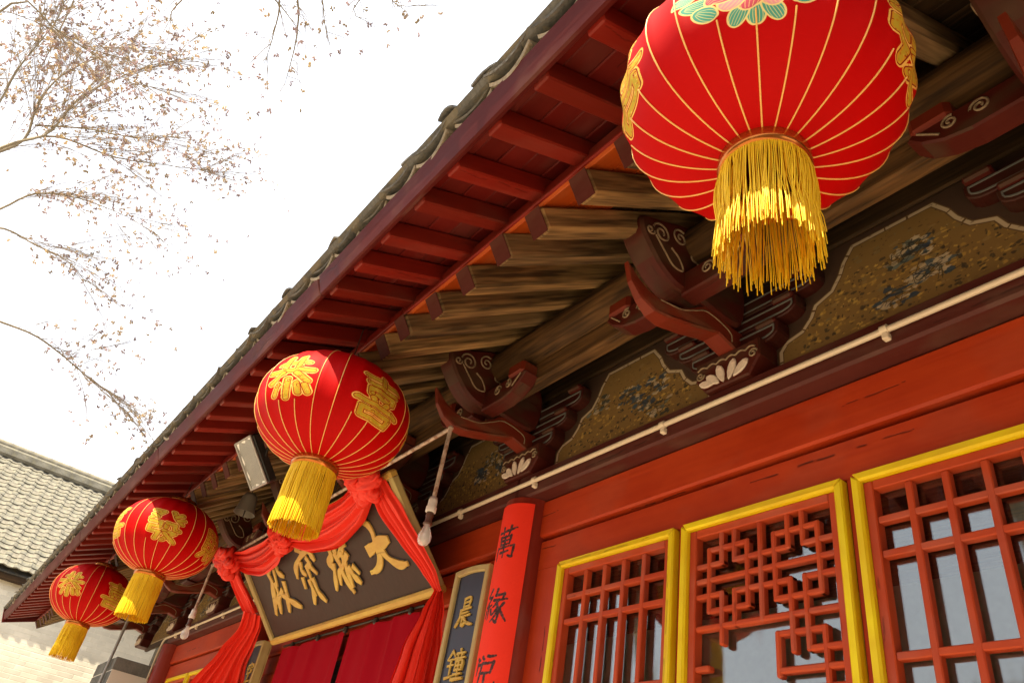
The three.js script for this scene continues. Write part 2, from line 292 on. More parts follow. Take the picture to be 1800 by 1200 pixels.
for (const bay of [0, -7.16]) { // right bay, left bay
  const rects = [[-3.066, -2.25], [-2.213, -1.421], [-1.39, -0.61]].map(([a, b]) => [a + bay, b + bay]);
  const kinds = ['grid', 'fret', 'grid'];
  rects.forEach(([a, b], i) => lattice(hall, a, b, WT, WB, kinds[i]));
  // solid wall round the openings
  const L = -3.30 + bay, R = -0.42 + bay;
  const pc = (x0, x1, y0, y1, g) => add('wall_panel', cbox(x1 - x0, y1 - y0, 0.05, 0.003, g, rnd(), rnd()), M.wall, hall, (x0 + x1) / 2, (y0 + y1) / 2, -0.025);
  pc(L - 0.1, R + 0.1, WT, 3.228, 'x'); add('backing_board', cbox(3.2, 0.14, 0.03, 0.003, 'x'), M.wall, hall, (L + R) / 2, 3.24, -0.075); pc(L - 0.1, R + 0.1, 0.35, WB, 'x');
  pc(L - 0.1, rects[0][0], WB, WT, 'y'); pc(rects[0][1], rects[1][0], WB, WT, 'y'); pc(rects[1][1], rects[2][0], WB, WT, 'y'); pc(rects[2][1], R + 0.1, WB, WT, 'y');
}
{ // door bay: boards above and beside the door
  const L = -7.3, R = -3.57;
  for (const [y0, y1, z] of [[3.02, 3.235, -0.02], [2.86, 3.012, -0.035]]) add('lintel_board', cbox(R - L, y1 - y0, 0.06, 0.01, 'x', rnd(), 0), M.wall, hall, (L + R) / 2, (y0 + y1) / 2, z - 0.03);
  for (const [a, b] of [[-7.3, -6.72], [-4.15, -3.57]]) for (let i = 0; i < 8; i++) add('wall_board', cbox(b - a, 0.29, 0.05, 0.008, 'x', rnd(), rnd()), M.wall, hall, (a + b) / 2, 2.71 - i * 0.3, -0.05);
}

// bracket sets
const spiral = (cz, cy, r, turns, a0, dir) => { const p = []; for (let i = 0; i <= turns * 12; i++) { const t = i / (turns * 12), a = a0 + dir * t * turns * 6.283; p.push([0, cy + r * (1 - 0.85 * t) * Math.sin(a), cz + r * (1 - 0.85 * t) * Math.cos(a)]); } return p; };
function armShape(half, y0, y1) { const r = 0.045, h = []; h.push([-half, y1], [-half, y0 + r]); for (let i = 0; i <= 4; i++) { const a = Math.PI + i / 4 * Math.PI / 2; h.push([-half + r * 1.6 + r * 1.6 * Math.cos(a), y0 + r + r * Math.sin(a)]); } for (let i = 0; i <= 4; i++) { const a = -Math.PI / 2 + i / 4 * Math.PI / 2; h.push([half - r * 1.6 + r * 1.6 * Math.cos(a), y0 + r + r * Math.sin(a)]); } h.push([half, y1]); return h; }
function inset(pts, cx, cy, w, h, e) { return pts.map(([x, y]) => [cx + (x - cx) * (1 - e / w), cy + (y - cy) * (1 - e / h)]); }
function makeBracket() {
  const b = group('bracket_set', hall);
  // lotus cap block
  const cap = add('cap_block', uvBox(extrude([[-0.12, 3.622], [0.12, 3.622], [0.175, 3.70], [0.175, 3.785], [-0.175, 3.785], [-0.175, 3.70]], 0.2, 0.008)), M.carve, b, 0, 0, 0.045);
  const petal = (l, w) => uvBox(extrude([[0, 0], [0.35 * w, 0.1 * l], [0.85 * w, 0.35 * l], [w, 0.6 * l], [0.75 * w, 0.85 * l], [0.15 * w, l], [-0.15 * w, l], [-0.75 * w, 0.85 * l], [-w, 0.6 * l], [-0.85 * w, 0.35 * l], [-0.35 * w, 0.1 * l]], 0.012, 0.004), 'y');
  for (const [a, l, w, x, y] of [[-1.25, 0.078, 0.015, -0.075, 3.642], [-0.85, 0.088, 0.0185, -0.042, 3.636], [-0.30, 0.098, 0.0185, -0.016, 3.634], [0.30, 0.098, 0.0185, 0.016, 3.634], [0.90, 0.092, 0.0195, 0.046, 3.638]]) { const o = add('lotus_petal', petal(l, w), M.petal, b, x, y, 0.147 + 0.0012 * Math.abs(a)); o.rotation.z = -a; }
  const rim = []; for (let i = 0; i <= 40; i++) { const t = i / 40; rim.push([lerp(-0.165, 0.165, t), 3.745 + 0.013 * Math.abs(Math.sin(t * Math.PI * 6)), 0.148]); }
  add('carved_rim', tube(rim, 0.005, 80, 5), M.paleLine, b);
  for (const s of [-1, 1]) { const p = spiral(0, 0, 0.024, 1.5, 0, s).map(([, y, z]) => [z + s * 0.15, y + 3.715, 0.147]); add('carved_scroll', tube(p, 0.005, 30, 5), M.paleLine, b); }
  // projecting beak arm
  const beak = [[0.795, 3.895], [0.735, 3.835], [0.67, 3.795], [0.60, 3.778], [0.50, 3.795], [0.42, 3.85], [0.33, 3.928], [0.17, 3.895], [0.02, 3.90], [0.02, 3.775], [0.12, 3.79], [0.25, 3.822], [0.30, 3.806], [0.42, 3.762], [0.56, 3.722], [0.64, 3.718], [0.71, 3.752], [0.765, 3.815]];
  const bg = extrudeX(beak, 0.10, 0.008, false), bp = bg.attributes.position; for (let i = 0; i < bp.count; i++) bp.setX(i, bp.getX(i) * (1 - 0.72 * sstep(0.52, 0.80, bp.getZ(i))));
  add('beak_arm', uvBox(bg, 'z'), M.beak, b);
  for (const s of [-1, 1]) add('painted_edge', tube([[0, 3.80, 0.62], [0, 3.815, 0.5], [0, 3.862, 0.415], [0, 3.905, 0.335], [0, 3.873, 0.17], [0, 3.83, 0.165]].map(([x, y, z]) => [s * 0.0505 * (1 - 0.72 * sstep(0.52, 0.80, z)), y - 0.018, z]), 0.004, 30, 5), M.paleLine, b);
  // carved cloud head above
  const head = [[0.77, 4.10], [0.775, 4.16], [0.70, 4.20], [0.62, 4.235], [0.53, 4.28], [0.44, 4.30], [0.30, 4.28], [0.12, 4.20], [0.10, 4.0], [0.14, 3.93], [0.40, 3.925], [0.55, 3.915], [0.64, 3.955], [0.71, 4.02], [0.735, 4.05]];
  add('cloud_head', uvBox(extrudeX(head, 0.135, 0.014, true), 'z'), M.carve, b);
  for (const s of [-1, 1]) {
    const sx = s * 0.069, car = [];
    for (const [cz, cy, r, t, a, d] of [[0.665, 4.135, 0.056, 1.7, 0, 1], [0.545, 4.19, 0.05, 1.6, 2, -1], [0.45, 4.13, 0.036, 1.4, 1, 1], [0.735, 4.11, 0.026, 1.3, 3, 1]]) car.push(tube(spiral(cz, cy, r, t, a, d).map(([, y, z]) => [sx, y, z]), 0.0058, 40, 5));
    car.push(tube([[sx, 4.10, 0.70], [sx, 4.04, 0.64], [sx, 3.99, 0.58], [sx, 4.00, 0.52], [sx, 4.06, 0.55], [sx, 4.09, 0.60]], 0.0055, 40, 5), tube([[sx, 4.16, 0.43], [sx, 4.09, 0.42], [sx, 4.04, 0.385], [sx, 3.97, 0.40]], 0.0055, 24, 5), tube([[sx, 4.10, 0.34], [sx, 4.17, 0.31], [sx, 4.21, 0.27]], 0.005, 24, 5));
    add('cloud_carving', merge(car), M.paleLine, b);
  }
  // arm across the beak, carrying the eave purlin
  const wing = [[0.05, 3.885], [0.24, 3.885], [0.33, 3.905], [0.40, 3.945], [0.44, 3.99], [0.425, 4.005], [0.30, 4.0], [0.05, 4.0]];
  for (const s of [-1, 1]) {
    add('cross_arm', uvBox(extrude(s > 0 ? wing : wing.map(([x, y]) => [-x, y]).reverse(), 0.10, 0.008), 'x'), M.carve, b, 0, 0, 0.455);
    add('arm_block', cbox(0.15, 0.09, 0.13, 0.018), M.beak, b, s * 0.36, 4.035, 0.455).rotation.z = 0;
    const c = [[0.20, 3.955, 0.034, 1.7, 0, 1], [0.30, 3.962, 0.03, 1.6, 2, -1]].map(([x, y, r, t, a, d]) => tube(spiral(x, y, r, t, a, d).map(([, yy, xx]) => [s * xx, yy, 0.507]), 0.0052, 40, 5));
    c.push(tube([[s * 0.34, 3.93, 0.507], [s * 0.385, 3.97, 0.507], [s * 0.41, 3.992, 0.507]], 0.005, 12, 5));
    add('arm_carving', merge(c), M.paleLine, b);
  }
  // arms lying against the wall, three tiers
  for (const [half, y0, y1, d] of [[0.25, 3.79, 3.872, 0.11], [0.345, 3.90, 3.975, 0.10], [0.45, 4.005, 4.09, 0.09]]) {
    const sh = armShape(half, y0, y1);
    add('wall_arm', uvBox(extrude(sh, d, 0.005)), M.arm, b, 0, 0, d / 2 - 0.005);
    add('arm_edging', uvBox(extrude(inset(sh, 0, (y0 + y1) / 2, half, (y1 - y0) / 2, 0.012), 0.006, 0, false, [inset(sh, 0, (y0 + y1) / 2, half, (y1 - y0) / 2, 0.0185).reverse()])), M.blueLine, b, 0, 0, d - 0.005 + 0.002);
    for (const s of [-1, 1]) add('bearing_block', cbox(0.11, 0.032, 0.12, 0.01), M.carve, b, s * (half - 0.06), y1 + 0.014, 0.055);
  }
  return b;
}
const bks = [-0.30, -1.86, -3.42, -4.77, -6.11, -7.46, -9.02, -10.58, -12.14];
{ const b0 = makeBracket(); bks.forEach((x, i) => { const b = i ? b0.clone() : b0; b.position.x = x; if (i) hall.add(b); }); }

// painted infill boards between the bracket sets
function muralTex(W, sd) {
  const cw = 1024, ch = 420, cv = document.createElement('canvas'); cv.width = cw; cv.height = ch; const c = cv.getContext('2d');
  const Hh = 0.62, X = (x) => cw / 2 + x / W * cw, Y = (y) => ch - (y - 3.58) / Hh * ch, k = W / 1.56;
  let s = sd * 977 + 13; const r = () => { s = (s * 16807) % 2147483647; return s / 2147483647; };
  c.fillStyle = '#3f2a1b'; c.fillRect(0, 0, cw, ch);
  const prof = [[0.575, 3.66], [0.575, 3.76], [0.54, 3.80], [0.46, 3.82], [0.41, 3.875], [0.385, 3.93], [0.30, 3.965], [0.255, 4.03], [0.23, 4.09], [0.18, 4.16]];
  const path = () => { c.beginPath(); prof.forEach(([x, y], i) => i ? c.lineTo(X(x * k), Y(y)) : c.moveTo(X(x * k), Y(y))); [...prof].reverse().forEach(([x, y]) => c.lineTo(X(-x * k), Y(y))); c.closePath(); };
  path(); c.save(); c.fillStyle = '#7c6030'; c.fill(); c.clip();
  const blob = (x, y, rx, ry, col, al, n = 9) => { c.globalAlpha = al; c.fillStyle = col; c.beginPath(); for (let i = 0; i <= n; i++) { const a = i / n * 6.283, q = 0.55 + 0.6 * r(); const px = x + Math.cos(a) * rx * q, py = y + Math.sin(a) * ry * q; i ? c.lineTo(px, py) : c.moveTo(px, py); } c.fill(); };
  for (let i = 0; i < 420; i++) blob(r() * cw, r() * ch, 3 + r() * 14, 2 + r() * 7, ['#8a6a2e', '#948250', '#7a5626', '#6f6a4a', '#8d7138', '#5f4a2a'][r() * 6 | 0], 0.35);
  for (let i = 0; i < 420; i++) blob(cw * (0.2 + 0.6 * r()), ch * (0.3 + 0.5 * r()), 2 + r() * 9, 2 + r() * 6, ['#b08d3f', '#a58338', '#2c2417', '#33291b', '#c29d48'][r() * 5 | 0], 0.7, 12);
  for (let q = 0; q < 5; q++) { // a bird or blossom, worn
    const bx = cw * (0.28 + 0.45 * r()), by = ch * (0.35 + 0.35 * r());
    for (let i = 0; i < 26; i++) blob(bx + (r() - 0.5) * 110, by + (r() - 0.5) * 70, 5 + r() * 18, 4 + r() * 9, ['#26344a', '#3a4a56', '#b9a88a', '#a39478', '#2c302c', '#5a645c'][(r() * 3 + (q % 2) * 2.5) | 0], 0.8);
    c.globalAlpha = 0.6; c.strokeStyle = '#1e1a14'; c.lineWidth = 2; for (let i = 0; i < 9; i++) { c.beginPath(); c.moveTo(bx + (r() - 0.5) * 90, by + (r() - 0.5) * 50); c.quadraticCurveTo(bx + (r() - 0.5) * 120, by + (r() - 0.5) * 90, bx + (r() - 0.5) * 150, by + (r() - 0.5) * 90); c.stroke(); }
  }
  for (let i = 0; i < 220; i++) blob(r() * cw, r() * ch, 1 + r() * 4, 1 + r() * 3, r() < 0.5 ? '#2b1d10' : '#b39150', 0.7, 6);
  c.restore(); c.globalAlpha = 1;
  path(); c.strokeStyle = '#5c4326'; c.lineWidth = 18; c.lineJoin = 'round'; c.stroke();
  path(); c.strokeStyle = '#b5a385'; c.lineWidth = 11; c.setLineDash([130, 6, 60, 4]); c.stroke(); c.setLineDash([]);
  for (let i = 0; i < 500; i++) blob(r() * cw, r() * ch, 1 + r() * 7, 1 + r() * 3, '#2e1d12', 0.35, 6);
  c.globalAlpha = 1;
  const t = new THREE.CanvasTexture(cv); t.colorSpace = THREE.SRGBColorSpace; t.magFilter = THREE.LinearFilter; return t;
}
const murals = {};
for (let i = 0; i < bks.length - 1; i++) {
  const W = bks[i] - bks[i + 1], key = W.toFixed(2) + i % 2, m = murals[key] ??= new THREE.MeshStandardMaterial({ map: muralTex(W, i + 1), roughness: 0.8 });
  const g = new THREE.BoxGeometry(W - 0.004, 0.62, 0.03);
  const o = add('painted_board', g, m, hall, (bks[i] + bks[i + 1]) / 2, 3.89, 0.005);
  o.userData.label = 'ochre painted infill board with worn bird and flower picture';
}

// purlin, under-beam, rafters, planks, eave boards, tiles
[[X0, -0.30], [-0.30, -3.42], [-3.42, -7.46], [-7.46, -10.58], [-10.58, X1 + 0.9]].forEach(([a, b], i) => { const x = (a + b) / 2, w = a - b - 0.004;
  add('eave_purlin', cyl(0.117, 0.117, w, 'x', 32, i * 1.7), M.beam, hall, x, 4.22, 0.40);
  add('purlin_beam', cbox(w, 0.14, 0.085, 0.012, 'x', i, 0.2 * i), M.beam, hall, x, 4.035, 0.375); });
const BA = Math.atan(0.57 / 0.785), RA = Math.atan(0.185 / 0.43);
const bl = 1.95, rl = 0.56, NR = 74, PX = 0.262;
const brG = [0, 1, 2, 3].map((i) => cbox(0.098, 0.116, bl, 0.008 + 0.003 * i, 'z', i * 0.31, i * 0.23)), flG = [0, 1, 2].map((i) => cbox(0.078, 0.085, rl, 0.006, 'z', i * 0.4, i * 0.17));
const endG = cbox(0.094, 0.112, 0.004, 0.0015, 'x');
for (let i = 0; i < NR; i++) {
  const x = 0.753 + 17 * PX - PX * i + rr(-0.012, 0.012);
  const e = rr(-0.012, 0.012), jig = rr(-0.012, 0.012);
  // brown rafter: lower edge ends at (3.75, 1.25)
  const o = add('eave_rafter', brG[i % 4], M.rafter[(i * 7) % 3], hall, x, 0, 0); rotX(o, BA);
  o.position.y = 3.75 + 0.058 * Math.cos(BA) + (bl / 2) * Math.sin(BA); o.position.z = 1.25 + e + 0.058 * Math.sin(BA) - (bl / 2) * Math.cos(BA); o.rotation.y = jig;
  add('painted_end', endG, M.maroon, o, 0, 0, bl / 2 + 0.0015);
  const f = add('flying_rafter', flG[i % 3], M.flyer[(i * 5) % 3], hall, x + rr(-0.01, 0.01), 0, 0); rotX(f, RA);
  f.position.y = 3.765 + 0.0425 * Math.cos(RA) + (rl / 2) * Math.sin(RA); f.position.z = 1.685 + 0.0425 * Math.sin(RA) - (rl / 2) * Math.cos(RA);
}
function slopeBoard(name, m, x, len, y, z, wdt, th, a, off) { // board along x lying on a slope; (y,z) a point on the rafter's lower edge line
  const o = add(name, cbox(len, th, wdt, 0.004, 'x', rnd(), rnd()), m, hall, x, y + off * Math.cos(a), z + off * Math.sin(a)); o.rotation.x = a; return o;
}
for (let s = 0; s < 7; s++) {
  const len = (X0 - X1) / 7, x = X0 - len * (s + 0.5);
  for (let k = 0; k < 5; k++) { // boards over the flying rafters
    const d = 0.05 + 0.115 * k, z = 1.70 - d * Math.cos(RA), y = 3.765 + (d - 0.01) * Math.sin(RA);
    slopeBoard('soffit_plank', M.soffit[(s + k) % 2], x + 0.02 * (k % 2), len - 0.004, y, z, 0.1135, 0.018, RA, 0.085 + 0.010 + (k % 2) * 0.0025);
  }
  for (let k = 0; k < 12; k++) { // boards over the brown rafters
    const d = 0.115 + 0.145 * k, z = 1.25 - d * Math.cos(BA), y = 3.75 + d * Math.sin(BA);
    slopeBoard('roof_plank', k < 3 ? M.orange : M.board, x, len - 0.004, y, z, 0.143, 0.02, BA, 0.116 + 0.011 + (k % 2) * 0.0025);
  }
  add('eave_batten', cbox(len - 0.004, 0.075, 0.024, 0.006, 'x', rnd(), rnd()), M.flyer[s % 3], hall, x, 3.938, 1.282);
  add('batten_moulding', cbox(len - 0.004, 0.020, 0.030, 0.005, 'x', rnd(), rnd()), M.flyer[(s + 1) % 3], hall, x, 3.893, 1.290);
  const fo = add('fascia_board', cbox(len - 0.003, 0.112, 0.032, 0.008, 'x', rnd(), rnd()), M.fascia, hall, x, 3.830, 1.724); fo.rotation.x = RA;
}
{ // roof body above the boards
  const pts = [[1.70, 3.94], [1.78, 3.915], [1.80, 3.93], [0.6, 4.76], [-2.6, 7.1], [-2.6, 6.9], [0.5, 4.52], [1.2, 4.15], [1.3, 4.10]];
  add('roof_deck', uvBox(extrudeX(pts, X0 - X1 - 0.05, 0), 'x'), M.tile[2], hall, (X0 + X1) / 2, 0, 0);
  add('roof_deck', uvBox(extrudeX([[-2.6, 7.1], [-5.6, 4.9], [-5.6, 4.7], [-2.6, 6.9]], X0 - X1 - 0.05, 0), 'x'), M.tile[2], hall, (X0 + X1) / 2, 0, 0);
  add('bargeboard', uvBox(extrudeX([[1.72, 3.74], [1.78, 3.92], [0.6, 4.76], [-2.6, 7.1], [-2.6, 6.75], [0.4, 4.40], [1.3, 3.88]], 0.05, 0.006), 'z'), M.fascia, hall, X1 + 0.02, 0, 0);
  add('gable_wall', uvBox(extrudeX([[-0.2, 0.35], [-0.2, 4.5], [-2.6, 6.2], [-5.2, 4.4], [-5.2, 0.35]], 0.3, 0.01), 'z'), M.brickGrey[1], hall, -12.4, 0, 0);
}
function arcTile(halfW, sag, len, th, n, up) { // arc across x, length along z from 0 to -len
  const P = [], idx = [], o = []; for (let i = 0; i <= n; i++) { const t = i / n * 2 - 1; o.push([t * halfW, (up ? 1 : -1) * sag * (1 - t * t)]); }
  const sh = new THREE.Shape(); o.forEach(([x, y], i) => i ? sh.lineTo(x, y) : sh.moveTo(x, y)); [...o].reverse().forEach(([x, y]) => sh.lineTo(x, y + th));
  const g = new THREE.ExtrudeGeometry(sh, { depth: len, bevelEnabled: false, steps: 1 }); g.translate(0, 0, -len); return uvBox(g, 'z');
}
{
  const pan = arcTile(0.126, 0.030, 0.28, 0.010, 8, false), bed = arcTile(0.118, 0.042, 0.10, 0.016, 8, false), SA = 0.53;
  const cov = [[0.070, 0.012, 0.20], [0.056, 0.016, 0.16], [0.080, 0.008, 0.22]].map(([w, sg, l]) => arcTile(w, sg, l, 0.009, 4, true));
  for (let i = 0; i < 59; i++) {
    const x = 0.86 - 0.2555 * i;
    const b = add('mortar_bed', bed, M.mortar, hall, x + rr(-0.012, 0.012), 3.893 + rr(-0.006, 0.006), 1.758 + rr(-0.016, 0.012)); b.rotation.set(SA * 0.7, rr(-0.05, 0.05), rr(-0.05, 0.05));
    for (let k = 0; k < 3; k++) {
      const d = k * 0.10, t = add('pan_tile', pan, M.tile[(i + k) % 3], hall, x + rr(-0.008, 0.008), 3.925 + d * Math.sin(SA) + k * 0.008 + rr(-0.004, 0.004), 1.79 - d * Math.cos(SA) + rr(-0.03, 0.012)); t.rotation.set(SA * 0.85, rr(-0.05, 0.05), rr(-0.05, 0.05));
      for (let q = 0; q < (k === 2 ? 1 : 2); q++) { const dd = d * 0.8 + q * 0.045, c = add('cover_tile', cov[(i + k + q) % 3], M.tile[(i * 2 + k + q) % 3], hall, x - 0.128 + rr(-0.014, 0.014), 3.932 + dd * Math.sin(SA) + (k * 2 + q) * 0.007 + rr(-0.004, 0.004), 1.80 - dd * Math.cos(SA) + rr(-0.03, 0.01)); c.rotation.set(SA * 0.85 + rr(-0.05, 0.05), rr(-0.25, 0.25), rr(-0.18, 0.18)); }
    }
  }
}
{ // grey brick pier closing the left end of the facade
  const px0 = -11.9, px1 = -10.82; let y = 0.36, r = 0;
  while (y < 3.1) { for (let i = 0; i < 3; i++) { const off = r % 2 ? 0.18 : 0; const a = px0 + i * 0.36 + off, b = Math.min(px1, a + 0.346); if (b - a > 0.05) add('pier_brick', cbox(b - a, 0.146, 0.7, 0.004, 'x', rnd(), rnd()), M.brickGrey[(i + r) % 2], hall, (a + b) / 2, y + 0.078, 0.2); } if (r % 2) add('pier_brick', cbox(0.166, 0.146, 0.7, 0.004), M.brickGrey[0], hall, px0 + 0.086, y + 0.078, 0.2); y += 0.16; r++; }
  add('pier_mortar', cbox(1.07, 2.76, 0.688, 0.004), M.lime, hall, (px0 + px1) / 2, 1.74, 0.2);
}

/* ---------- hanging lanterns ---------- */
const GL = { // bold festive characters, strokes in a unit box, y down
  gong: [[[.2, .2], [.8, .2]], [[.36, .04], [.36, .38]], [[.64, .04], [.64, .38]], [[.06, .4], [.94, .4]], [[.36, .46], [.12, .64]], [[.64, .46], [.9, .64]], [[.5, .6], [.5, .96]], [[.3, .72], [.22, .9]], [[.7, .7], [.76, .88]], [[.86, .72], [.95, .86]]],
  xi: [[[.12, .12], [.88, .12]], [[.5, .02], [.5, .24]], [[.2, .27], [.8, .27]], [[.25, .38], [.75, .38], [.73, .5], [.27, .5], [.25, .38]], [[.34, .56], [.38, .62]], [[.66, .56], [.62, .62]], [[.04, .68], [.96, .68]], [[.18, .8], [.82, .8], [.8, .96], [.2, .96], [.18, .8]]],
  fa: [[[.1, .12], [.36, .12], [.1, .4]], [[.12, .26], [.24, .32]], [[.62, .06], [.74, .24], [.92, .38]], [[.86, .1], [.72, .2]], [[.94, .24], [.8, .3]], [[.12, .48], [.4, .48], [.4, .62], [.14, .62], [.14, .76], [.42, .76], [.36, .96]], [[.56, .46], [.56, .6]], [[.56, .46], [.78, .46], [.8, .6], [.92, .6]], [[.54, .7], [.84, .7], [.56, .96]], [[.58, .76], [.9, .96]]],
  cai: [[[.1, .1], [.1, .7]], [[.1, .1], [.42, .1], [.42, .7]], [[.1, .3], [.42, .3]], [[.1, .5], [.42, .5]], [[.1, .7], [.42, .7]], [[.18, .78], [.06, .96]], [[.34, .78], [.46, .94]], [[.54, .34], [.96, .34]], [[.78, .06], [.78, .94], [.66, .88]], [[.74, .4], [.54, .76]]],
};
const NRIB = 24, LR = 0.385, LH = 0.285, F0 = 1.33; // radius, half height, end angle
const prof = (f) => [LR * Math.pow(Math.max(0, Math.cos(f)), 0.88), LH * Math.sin(f)];
const lanternTex = (withFlower) => {
  const W = 2048, H = 1024, cv = document.createElement('canvas'); cv.width = W; cv.height = H; const c = cv.getContext('2d');
  c.fillStyle = 'rgb(176,0,0)'; c.fillRect(0, 0, W, H);
  let s = 4242; const r = () => { s = (s * 16807) % 2147483647; return s / 2147483647; };
  for (let i = 0; i < 9000; i++) { c.globalAlpha = 0.05; c.fillStyle = r() < 0.5 ? '#8c0004' : '#e01018'; c.fillRect(r() * W, r() * H, 2 + r() * 30, 1 + r() * 2); }
  c.globalAlpha = 1; c.lineCap = 'round'; c.lineJoin = 'round';
  const Y = (f) => H * (0.5 - f / F0 / 2);
  const draw = (st, cx, cf, w, h) => {
    const x0 = cx - w / 2, y0 = Y(cf) - h / 2, line = (p) => { c.beginPath(); p.forEach(([a, b], i) => i ? c.lineTo(x0 + a * w, y0 + b * h) : c.moveTo(x0 + a * w, y0 + b * h)); c.stroke(); };
    c.strokeStyle = '#d6a23a'; c.lineWidth = w * 0.20; st.forEach(line);
    c.setLineDash([2, 9]); c.strokeStyle = '#e8bd5c'; c.lineWidth = w * 0.215; st.forEach(line); c.setLineDash([]);
    for (const p of st) { c.strokeStyle = '#7c1206'; c.lineWidth = w * 0.155; line(p); c.strokeStyle = '#c8952a'; c.lineWidth = w * 0.125; line(p); c.strokeStyle = '#b9a030'; c.lineWidth = w * 0.07; line(p); }
    for (let i = 0; i < 420; i++) { const x = x0 + r() * w, y = y0 + r() * h, d = c.getImageData(x | 0, y | 0, 1, 1).data; if (d[1] < 90) continue; c.fillStyle = ['#e0bd4a', '#9a8a24', '#c07818', '#b8461a', '#ead27a'][r() * 5 | 0]; c.globalAlpha = 0.6; c.beginPath(); c.arc(x, y, 1 + r() * 3.2, 0, 6.3); c.fill(); }
    c.globalAlpha = 1; c.strokeStyle = '#8a1a08'; c.lineWidth = 3; for (let i = 0; i < 14; i++) { const x = x0 + (0.1 + 0.8 * r()) * w, y = y0 + (0.1 + 0.85 * r()) * h, d = c.getImageData(x | 0, y | 0, 1, 1).data; if (d[1] < 90) continue; c.beginPath(); c.arc(x, y, 4 + r() * 7, r() * 6, r() * 6 + 3.6); c.stroke(); }
  };
  (withFlower ? ['gong', 'xi', null, 'fa', 'cai'] : ['gong', 'xi', 'fa', 'cai', 'xi']).forEach((k, i) => k && draw(GL[k], W * (0.1 + i * 0.2), -0.04, 230, 325));
  if (withFlower) { // one peony spray, higher up
    const cx = W * 0.5, cy = Y(-0.24);
    for (const ox of [0]) {
      const lobe = (x, y, rx, ry, a, col, ed) => { c.save(); c.translate(cx + ox + x * 1.1, cy + y * 1.3); c.rotate(a); c.beginPath(); c.ellipse(0, 0, rx * 1.15, ry * 1.3, 0, 0, 6.3); c.fillStyle = col; c.fill(); c.strokeStyle = ed; c.lineWidth = 5; c.stroke(); c.lineWidth = 1.5; for (let v = -2; v <= 2; v++) { c.beginPath(); c.moveTo(-rx * 0.8, v * ry * 0.15); c.quadraticCurveTo(0, v * ry * 0.6, rx * 0.95, v * ry * 0.35); c.stroke(); } c.restore(); };
      for (const [x, y, a] of [[-115, 8, 0.5], [-130, -34, -0.3], [-100, 44, 0.9], [0, 82, 1.57], [-34, 74, 2.0], [112, 6, -0.4], [132, -30, 0.3], [96, 40, -0.9], [34, 74, 1.1]]) lobe(x, y, 34, 17, a, '#4f9c8c', '#e0d08a');
      for (let k = 0; k < 11; k++) { const a = k / 11 * 6.283; lobe(Math.cos(a) * 64, Math.sin(a) * 42, 34, 22, a, k % 2 ? '#c9566a' : '#e39aa2', '#e6cf8a'); }
      for (let k = 0; k < 7; k++) { const a = k / 7 * 6.283 + 0.3; lobe(Math.cos(a) * 32, Math.sin(a) * 20, 24, 15, a, k % 2 ? '#b8394f' : '#d97a86', '#e6cf8a'); }
      lobe(0, 0, 14, 10, 0, '#e0b94a', '#fff0c0');
    }
  }
  const t = new THREE.CanvasTexture(cv); t.colorSpace = THREE.SRGBColorSpace; t.magFilter = THREE.LinearFilter; t.wrapS = THREE.RepeatWrapping; return t;
};
M.silk = [false, true].map((f) => new THREE.MeshPhysicalMaterial({ map: lanternTex(f), roughness: 0.62, specularIntensity: 0.22 }));
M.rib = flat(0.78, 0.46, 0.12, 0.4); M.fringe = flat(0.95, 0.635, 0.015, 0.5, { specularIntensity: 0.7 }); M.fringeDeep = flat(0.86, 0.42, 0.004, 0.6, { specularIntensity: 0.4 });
M.collar = flat(0.50, 0.16, 0.03, 0.2, { metalness: 0.8 });
function lanternBody() {
  const nu = NRIB * 5, nv = 44, P = [], uv = [], ix = [];
  for (let j = 0; j <= nv; j++) for (let i = 0; i <= nu; i++) {
    const f = lerp(-F0, F0, j / nv), a = i / nu * Math.PI * 2, [r, y] = prof(f), q = (i % 5) / 5, dip = 1 - 0.022 * Math.sin(q * Math.PI) * Math.pow(Math.cos(f), 0.6);
    P.push(r * dip * Math.sin(a), y, r * dip * Math.cos(a)); uv.push(i / nu, j / nv);
    if (i < nu && j < nv) { const k = j * (nu + 1) + i; ix.push(k, k + 1, k + nu + 2, k, k + nu + 2, k + nu + 1); }
  }
  const g = new THREE.BufferGeometry(); g.setAttribute('position', new THREE.Float32BufferAttribute(P, 3)); g.setAttribute('uv', new THREE.Float32BufferAttribute(uv, 2)); g.setIndex(ix); g.computeVertexNormals(); return g;
}
